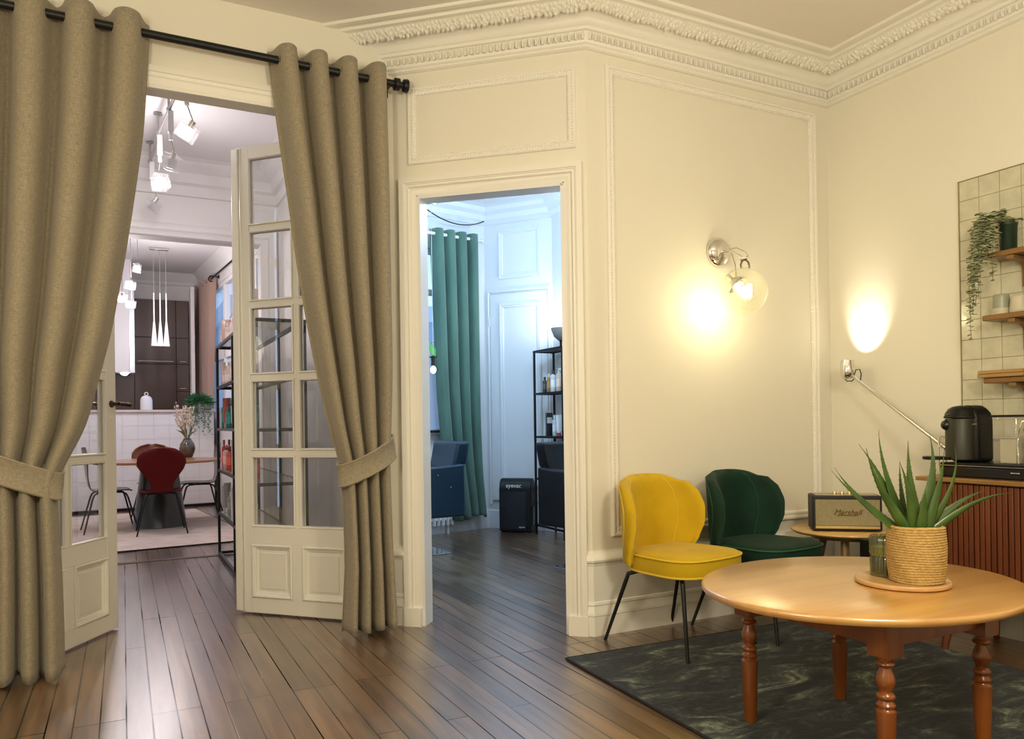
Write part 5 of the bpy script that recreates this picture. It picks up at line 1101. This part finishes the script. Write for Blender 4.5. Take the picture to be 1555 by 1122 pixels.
mb = MB(); mb.lathe([(.06, 0), (.085, .09), (.09, .10), (.08, .10)], (.985, 12.0, KT), 20); build(mb, 'pot', mat('white_ceramic', (.7, .68, .6), .4), fe, smooth=True, angle=50)
nb = MB()
for k in range(620):
    a = rf.uniform(0, 2*PI); e = rf.uniform(-.35, 1.35); rr_ = .19*rf.uniform(.5, 1.02); d = Vector((math.cos(a)*math.cos(e)*1.05, math.sin(a)*math.cos(e)*.55, math.sin(e)*.62)); b0 = Vector((.985, 11.87, KT+.10)); p = b0+d*rr_
    q = p+d.normalized()*.035+Vector((rf.uniform(-.02, .02), rf.uniform(-.02, .02), rf.uniform(-.025, .02))); nb.tube([p-d*.05, p, q], [.002, .006, .001], 4, cap=False)
for k in range(22):
    x0 = .985+rf.uniform(-.13, .16); y0 = 11.80+rf.uniform(-.05, .03); L_ = rf.uniform(.15, .42); pts = [Vector((x0, 11.88, KT+.09)), Vector((x0+rf.uniform(-.02, .02), y0, KT+.05))]
    for i in range(1, 8): pts.append(Vector((x0+rf.uniform(-.015, .015)+.01*i*rf.uniform(-.5, .6), y0-.01, KT+.05-L_*i/7)))
    nb.tube(pts, .0018, 4)
    for p in pts[1:]:
        for s in range(3): nb.tube([p, p+Vector((rf.uniform(-.03, .03), rf.uniform(-.02, .01), rf.uniform(-.02, .01)))], [.004, .001], 4, cap=False)
build(nb, 'foliage', mat('fern_green', (.018, .085, .030), .6, col2=(.05, .17, .06), vscale=12), fe, smooth=True)
# tall brown cabinets
BRN = mat('brown_cabinet_front', (.075, .040, .026), .45, var=.08, vscale=3)
tc_ = thing('tall_kitchen_cabinet', 'tall dark brown kitchen cupboards at the far wall', 'cabinet', (.2, 13.15, 0))
mb = MB(); mb.box(-1.6, 13.03, 0, .94, 13.39, 3.12); build(mb, 'carcass', mat('dark_carcass', (.02, .011, .008), .6), tc_)
for x0, x1 in ((-1.6, -.62), (-.62, .165), (.165, .752), (.752, .938)):
    segs = ((.06, 1.70), (1.70, 2.125), (2.125, 2.535), (2.535, 3.12)) if x0 > .7 else ((.06, 1.0), (1.0, 2.125), (2.125, 2.535), (2.535, 3.12))
    for z0, z1 in segs:
        mb = MB(); mb.box(x0+.004, 13.008, z0+.004, x1-.004, 13.03, z1-.004); d_ = build(mb, 'cabinet_door', BRN, tc_, bevel=.002)
        if z0 > 1.5 or z0 < .9: continue
    for z in ((2.165,) if x0 < .7 else (2.165, 1.745)):
        mb = MB(); mb.cyl((x0+.05, 12.985, z), (min(x1, 0.93)-.04, 12.985, z), .008, 8)
        for x in (x0+.08, min(x1, 0.93)-.07): mb.cyl((x, 12.985, z), (x, 13.01, z), .006, 8)
        build(mb, 'handle', mat('pale_handle', (.66, .55, .50), .3, metal=.5), tc_, smooth=True)
pi_ = MB(); pi_.box(.945, 12.70, 0, 1.0, 12.98, 3.3); struct(build(pi_, 'trim_14', HALLW, bevel=.004))
hd = thing('cooker_hood', 'white cooker hood chimney at the left behind the kitchen counter', 'cooker hood', (-.2, 12.6, 1.93))
mb = MB(); mb.box(-.45, 12.40, 1.95, .12, 12.80, 3.595); build(mb, 'chimney', mat('hood_white', (.78, .76, .76), .3), hd, bevel=.004)
mb = MB(); mb.box(.095, 12.395, 1.945, .165, 12.80, 3.20); build(mb, 'side_panel', mat('hood_steel', (.55, .57, .62), .3, metal=.7), hd, bevel=.003)
mb = MB(); mb.lathe([(.03, 0), (.05, .02), (.055, .03)], (.03, 12.5, 1.915), 16); build(mb, 'lamp', mat('spot_glow', (1, 1, 1), .5, emit=(.95, .97, 1), estr=30), hd, smooth=True)
# pendants in the dining room
c3 = thing('cone_pendant', 'row of three slim white cone pendants above the kitchen counter', 'pendant lamp', (.47, 11.5, 3.59))
mb = MB(); mb.box(.345, 11.47, 3.568, .585, 11.53, 3.599); build(mb, 'canopy', STEEL, c3, bevel=.003)
for x in (.393, .470, .546):
    mb = MB(); mb.cyl((x, 11.5, 2.98), (x, 11.5, 3.57), .0025, 6); build(mb, 'cord', mat('thin_grey_wire', (.35, .33, .32), .4), c3)
    mb = MB(); mb.lathe([(.040, 2.255), (.041, 2.26), (.012, 2.585), (.0085, 2.60), (.0085, 2.98), (.004, 2.985)], (x, 11.5, 0), 20); build(mb, 'cone_shade', mat('white_satin', (.82, .80, .79), .35), c3, smooth=True, angle=50)
GD = 'cube pendants over the dining table'
for k, (c, lb) in enumerate((((.150, 9.0, 2.83), 'glowing cube pendant hanging highest over the dining table'), ((.085, 9.0, 2.645), 'glowing cube pendant, second highest over the dining table'), ((.0, 8.8, 2.475), 'glowing cube pendant hanging leftmost over the dining table'), ((.091, 9.3, 2.488), 'glowing cube pendant hanging lowest over the dining table'))):
    cube_lamp(lb, c, 3.6, .085, True, False, (.1*k, .15, .4*k), GD)
# dining curtain, rod, window
def dl_(u, off): return DW0+DD*u+DN*off     # u from the near end towards the kitchen, off into the room
def dfn(x, d, z): p = dl_(x, .075+d); return Vector((p.x, p.y, z))
mb = MB(); mb.grid(fabric([(4.55, 3.4), (4.80, 1.9), (4.86, 1.3)], [(5.86, 3.4), (5.90, 1.9), (5.90, 1.3)], [(.05, 3.4), (.045, 1.3)], 1.42, 3.37, 4, PI, dfn, pw=.6, seed=6, nz=40))
PKL = linen('dusty_pink_linen', (.34, .22, .17), (.48, .33, .27)); o = build(mb, 'linen_curtain', PKL, org=tuple(dl_(5.2, .09)), smooth=True, angle=180, solid=.004); tag(o, 'dusty pink curtain beside the far window of the dining room', 'curtain')
rd2 = thing('curtain_rod', 'thin dark curtain rod above the far dining room window', 'curtain rod', dl_(2.5, .09)+Vector((0, 0, 3.32)))
mb = MB(); mb.tube([dl_(.5, .09)+Vector((0, 0, 3.32)), dl_(5.85, .09)+Vector((0, 0, 3.32))], .013, 10); build(mb, 'rod', BLACK, rd2, smooth=True)
mb = MB(); mb.tube([dl_(4.5, .135)+Vector((0, 0, 3.34)), dl_(4.5, .002)+Vector((0, 0, 3.34))], .010, 8); mb.lathe([(.03, 0), (.03, .008)], dl_(4.5, .002)+Vector((0, 0, 3.34)), 12, DN); build(mb, 'bracket', BLACK, rd2)
mb = MB(); pp = dl_(4.62, .09)+Vector((0, 0, 3.32)); mb.tube([pp+DN*.036*math.cos(a)+Vector((0, 0, .036*math.sin(a))) for a in [2*PI*q/18 for q in range(18)]], .009, 6, closed=True); build(mb, 'ring', BLACK, rd2, smooth=True)
w2 = bpy.data.objects.new('window_2', None); COL.objects.link(w2); wl2 = dl_(2.7, 0); w2.location = wl2; WM[w2] = Matrix.Translation(wl2); struct(w2)
mb = MB(); U0, U1 = DWH
for a in ((U0, U0+.06, 1.34, 3.25), (U1-.06, U1, 1.34, 3.25), (U0, U1, 3.19, 3.25), (U0, U1, 1.34, 1.41), (U0, U1, 2.13, 2.31)): wbar(mb, DW0, DD, DN, *a, -.05, .07)
for u in (1.6, 2.4, 3.3, 4.26): wbar(mb, DW0, DD, DN, u-.06, u+.06, 1.41, 3.19, -.05, .07)
build(mb, 'window_frame', HALLW, w2, bevel=.004)
mb = MB(); wbar(mb, DW0, DD, DN, U0+.03, U1-.03, 1.38, 3.22, -.055, .006); build(mb, 'glass_panes', GLASS, w2)
# building across the courtyard
bu = thing('neighbour_building', 'grey building with a flat parapet seen through the far window', 'building', (4.8, 24, 0))
mb = MB(); mb.box(2.55, 21, -4, 9, 26, 4.1); build(mb, 'facade', mat('grey_facade', (.30, .36, .46), .8), bu)
mb = MB(); mb.box(2.45, 20.9, 4.1, 9.1, 26, 4.55); build(mb, 'parapet', mat('pale_parapet', (.50, .58, .70), .8), bu)
for x in (3.0, 4.6, 6.2):
    for z in (-1.2, 1.4): mb = MB(); mb.box(x, 20.96, z, x+.9, 21.0, z+1.7); build(mb, 'window', mat('dark_window', (.05, .08, .13), .1), bu)
LP = dict(sconce=5.2, up=21, main1=124, main2=102, hall=15, dining=26, salon=50, bowl=12, sky=2.6, exp=0.0)
# ------------------------------------------------------------------ camera
f_px, cy_px, pit, roll, yaw = 1164.5, 635.66, .0045203, .014378, .469581
fwd = Vector((math.sin(yaw)*math.cos(pit), math.cos(yaw)*math.cos(pit), math.sin(pit)))
r0 = Vector((math.cos(yaw), -math.sin(yaw), 0)); d0 = fwd.cross(r0)
right = r0*math.cos(roll)+d0*math.sin(roll); down = d0*math.cos(roll)-r0*math.sin(roll)
cam = bpy.data.cameras.new('camera'); co = bpy.data.objects.new('camera', cam); COL.objects.link(co)
mt = Matrix.Identity(4)
for i in range(3): mt[i][0] = right[i]; mt[i][1] = -down[i]; mt[i][2] = -fwd[i]
mt.translation = Vector((0, 0, 1.15)); co.matrix_world = mt
cam.sensor_fit = 'HORIZONTAL'; cam.sensor_width = 36; cam.lens = 36*f_px/1555; cam.shift_y = (cy_px-561)/1555; cam.clip_start = .05; cam.clip_end = 200
SC.camera = co
# ------------------------------------------------------------------ light
def light(name, kind, loc, power, col, size=.1, **k):
    l = bpy.data.lights.new(name, kind); l.energy = power; l.color = col
    o = bpy.data.objects.new(name, l); COL.objects.link(o); o.location = loc
    if kind == 'POINT': l.shadow_soft_size = size
    if kind == 'SPOT': l.shadow_soft_size = size; l.spot_size = k['ang']; l.spot_blend = k.get('blend', .4); o.rotation_euler = Vector(k['dir']).to_track_quat('-Z', 'Y').to_euler()
    if kind == 'AREA': l.shape = 'DISK'; l.size = size; o.rotation_euler = Vector(k['dir']).to_track_quat('-Z', 'Y').to_euler()
    return o
WARM = (1.0, .90, .665)
light('sconce_light', 'POINT', (3.067, 3.295, 1.80), LP['sconce'], (1, .86, .50), .03)
light('uplight', 'SPOT', (3.93, 3.220, 1.50), LP['up'], (1, .90, .72), .02, ang=math.radians(68), blend=1.0, dir=(.62, -.06, .77))
light('lounge_fill_light', 'POINT', (1.6, .3, 2.15), LP['main1'], WARM, .22)  # this and the next: unseen fill added to brighten walls and ceiling
light('lounge_fill_light', 'POINT', (-.9, 1.0, 2.15), LP['main2'], WARM, .22)
for loc, p in (((.25, 6.0, 2.85), 1.3), ((-.9, 5.9, 3.0), 1.0)): light('hall_light', 'POINT', loc, LP['hall']*p, (1, .93, .96), .08)  # first by the lit cubes, second an added unseen fill
for loc, p in (((.06, 8.95, 2.60), 1.6), ((.45, 10.7, 2.7), 1.4), ((-1.3, 10.0, 2.9), 1.0)): light('dining_light', 'POINT', loc, LP['dining']*p, (1, .91, .93), .05)  # first at the glowing cubes, the other two added fill without a fixture
light('salon_light', 'POINT', (2.57, 5.81, 3.0), LP['salon'], (.50, .73, 1.0), .06)
light('salon_light', 'POINT', (3.4, 5.2, 2.9), LP['salon']*.75, (.50, .73, 1.0), .12)  # added light without a fixture, brightens the doorway lining from the right
light('bowl_lamp_light', 'POINT', (3.92, 6.62, 2.10), LP['bowl'], (1, .97, .90), .04)
# dusk sky outside the windows
w = bpy.data.worlds.new('dusk_sky'); SC.world = w; w.use_nodes = True
nt = w.node_tree; bg = nt.nodes['Background']; bg.inputs[1].default_value = LP['sky']
tc = nt.nodes.new('ShaderNodeTexCoord'); sp = nt.nodes.new('ShaderNodeSeparateXYZ'); rp = nt.nodes.new('ShaderNodeValToRGB')
nt.links.new(tc.outputs['Generated'], sp.inputs[0]); nt.links.new(sp.outputs['Z'], rp.inputs[0]); nt.links.new(rp.outputs[0], bg.inputs[0])
rp.color_ramp.elements[0].position = .0; rp.color_ramp.elements[0].color = (.52, .72, 1.0, 1); rp.color_ramp.elements[1].position = .5; rp.color_ramp.elements[1].color = (.18, .42, .95, 1)
vs = SC.view_settings; vs.view_transform = 'Standard'; vs.look = 'None'; vs.exposure = LP['exp']; vs.gamma = 1; vs.use_curve_mapping = False
w.cycles.sampling_method = 'NONE'
SC.cycles.max_bounces = 9; SC.cycles.diffuse_bounces = 4; SC.cycles.transparent_max_bounces = 16; SC.cycles.use_denoising = True
SC.cycles.sample_clamp_indirect = 6; SC.cycles.caustics_reflective = False; SC.cycles.caustics_refractive = False
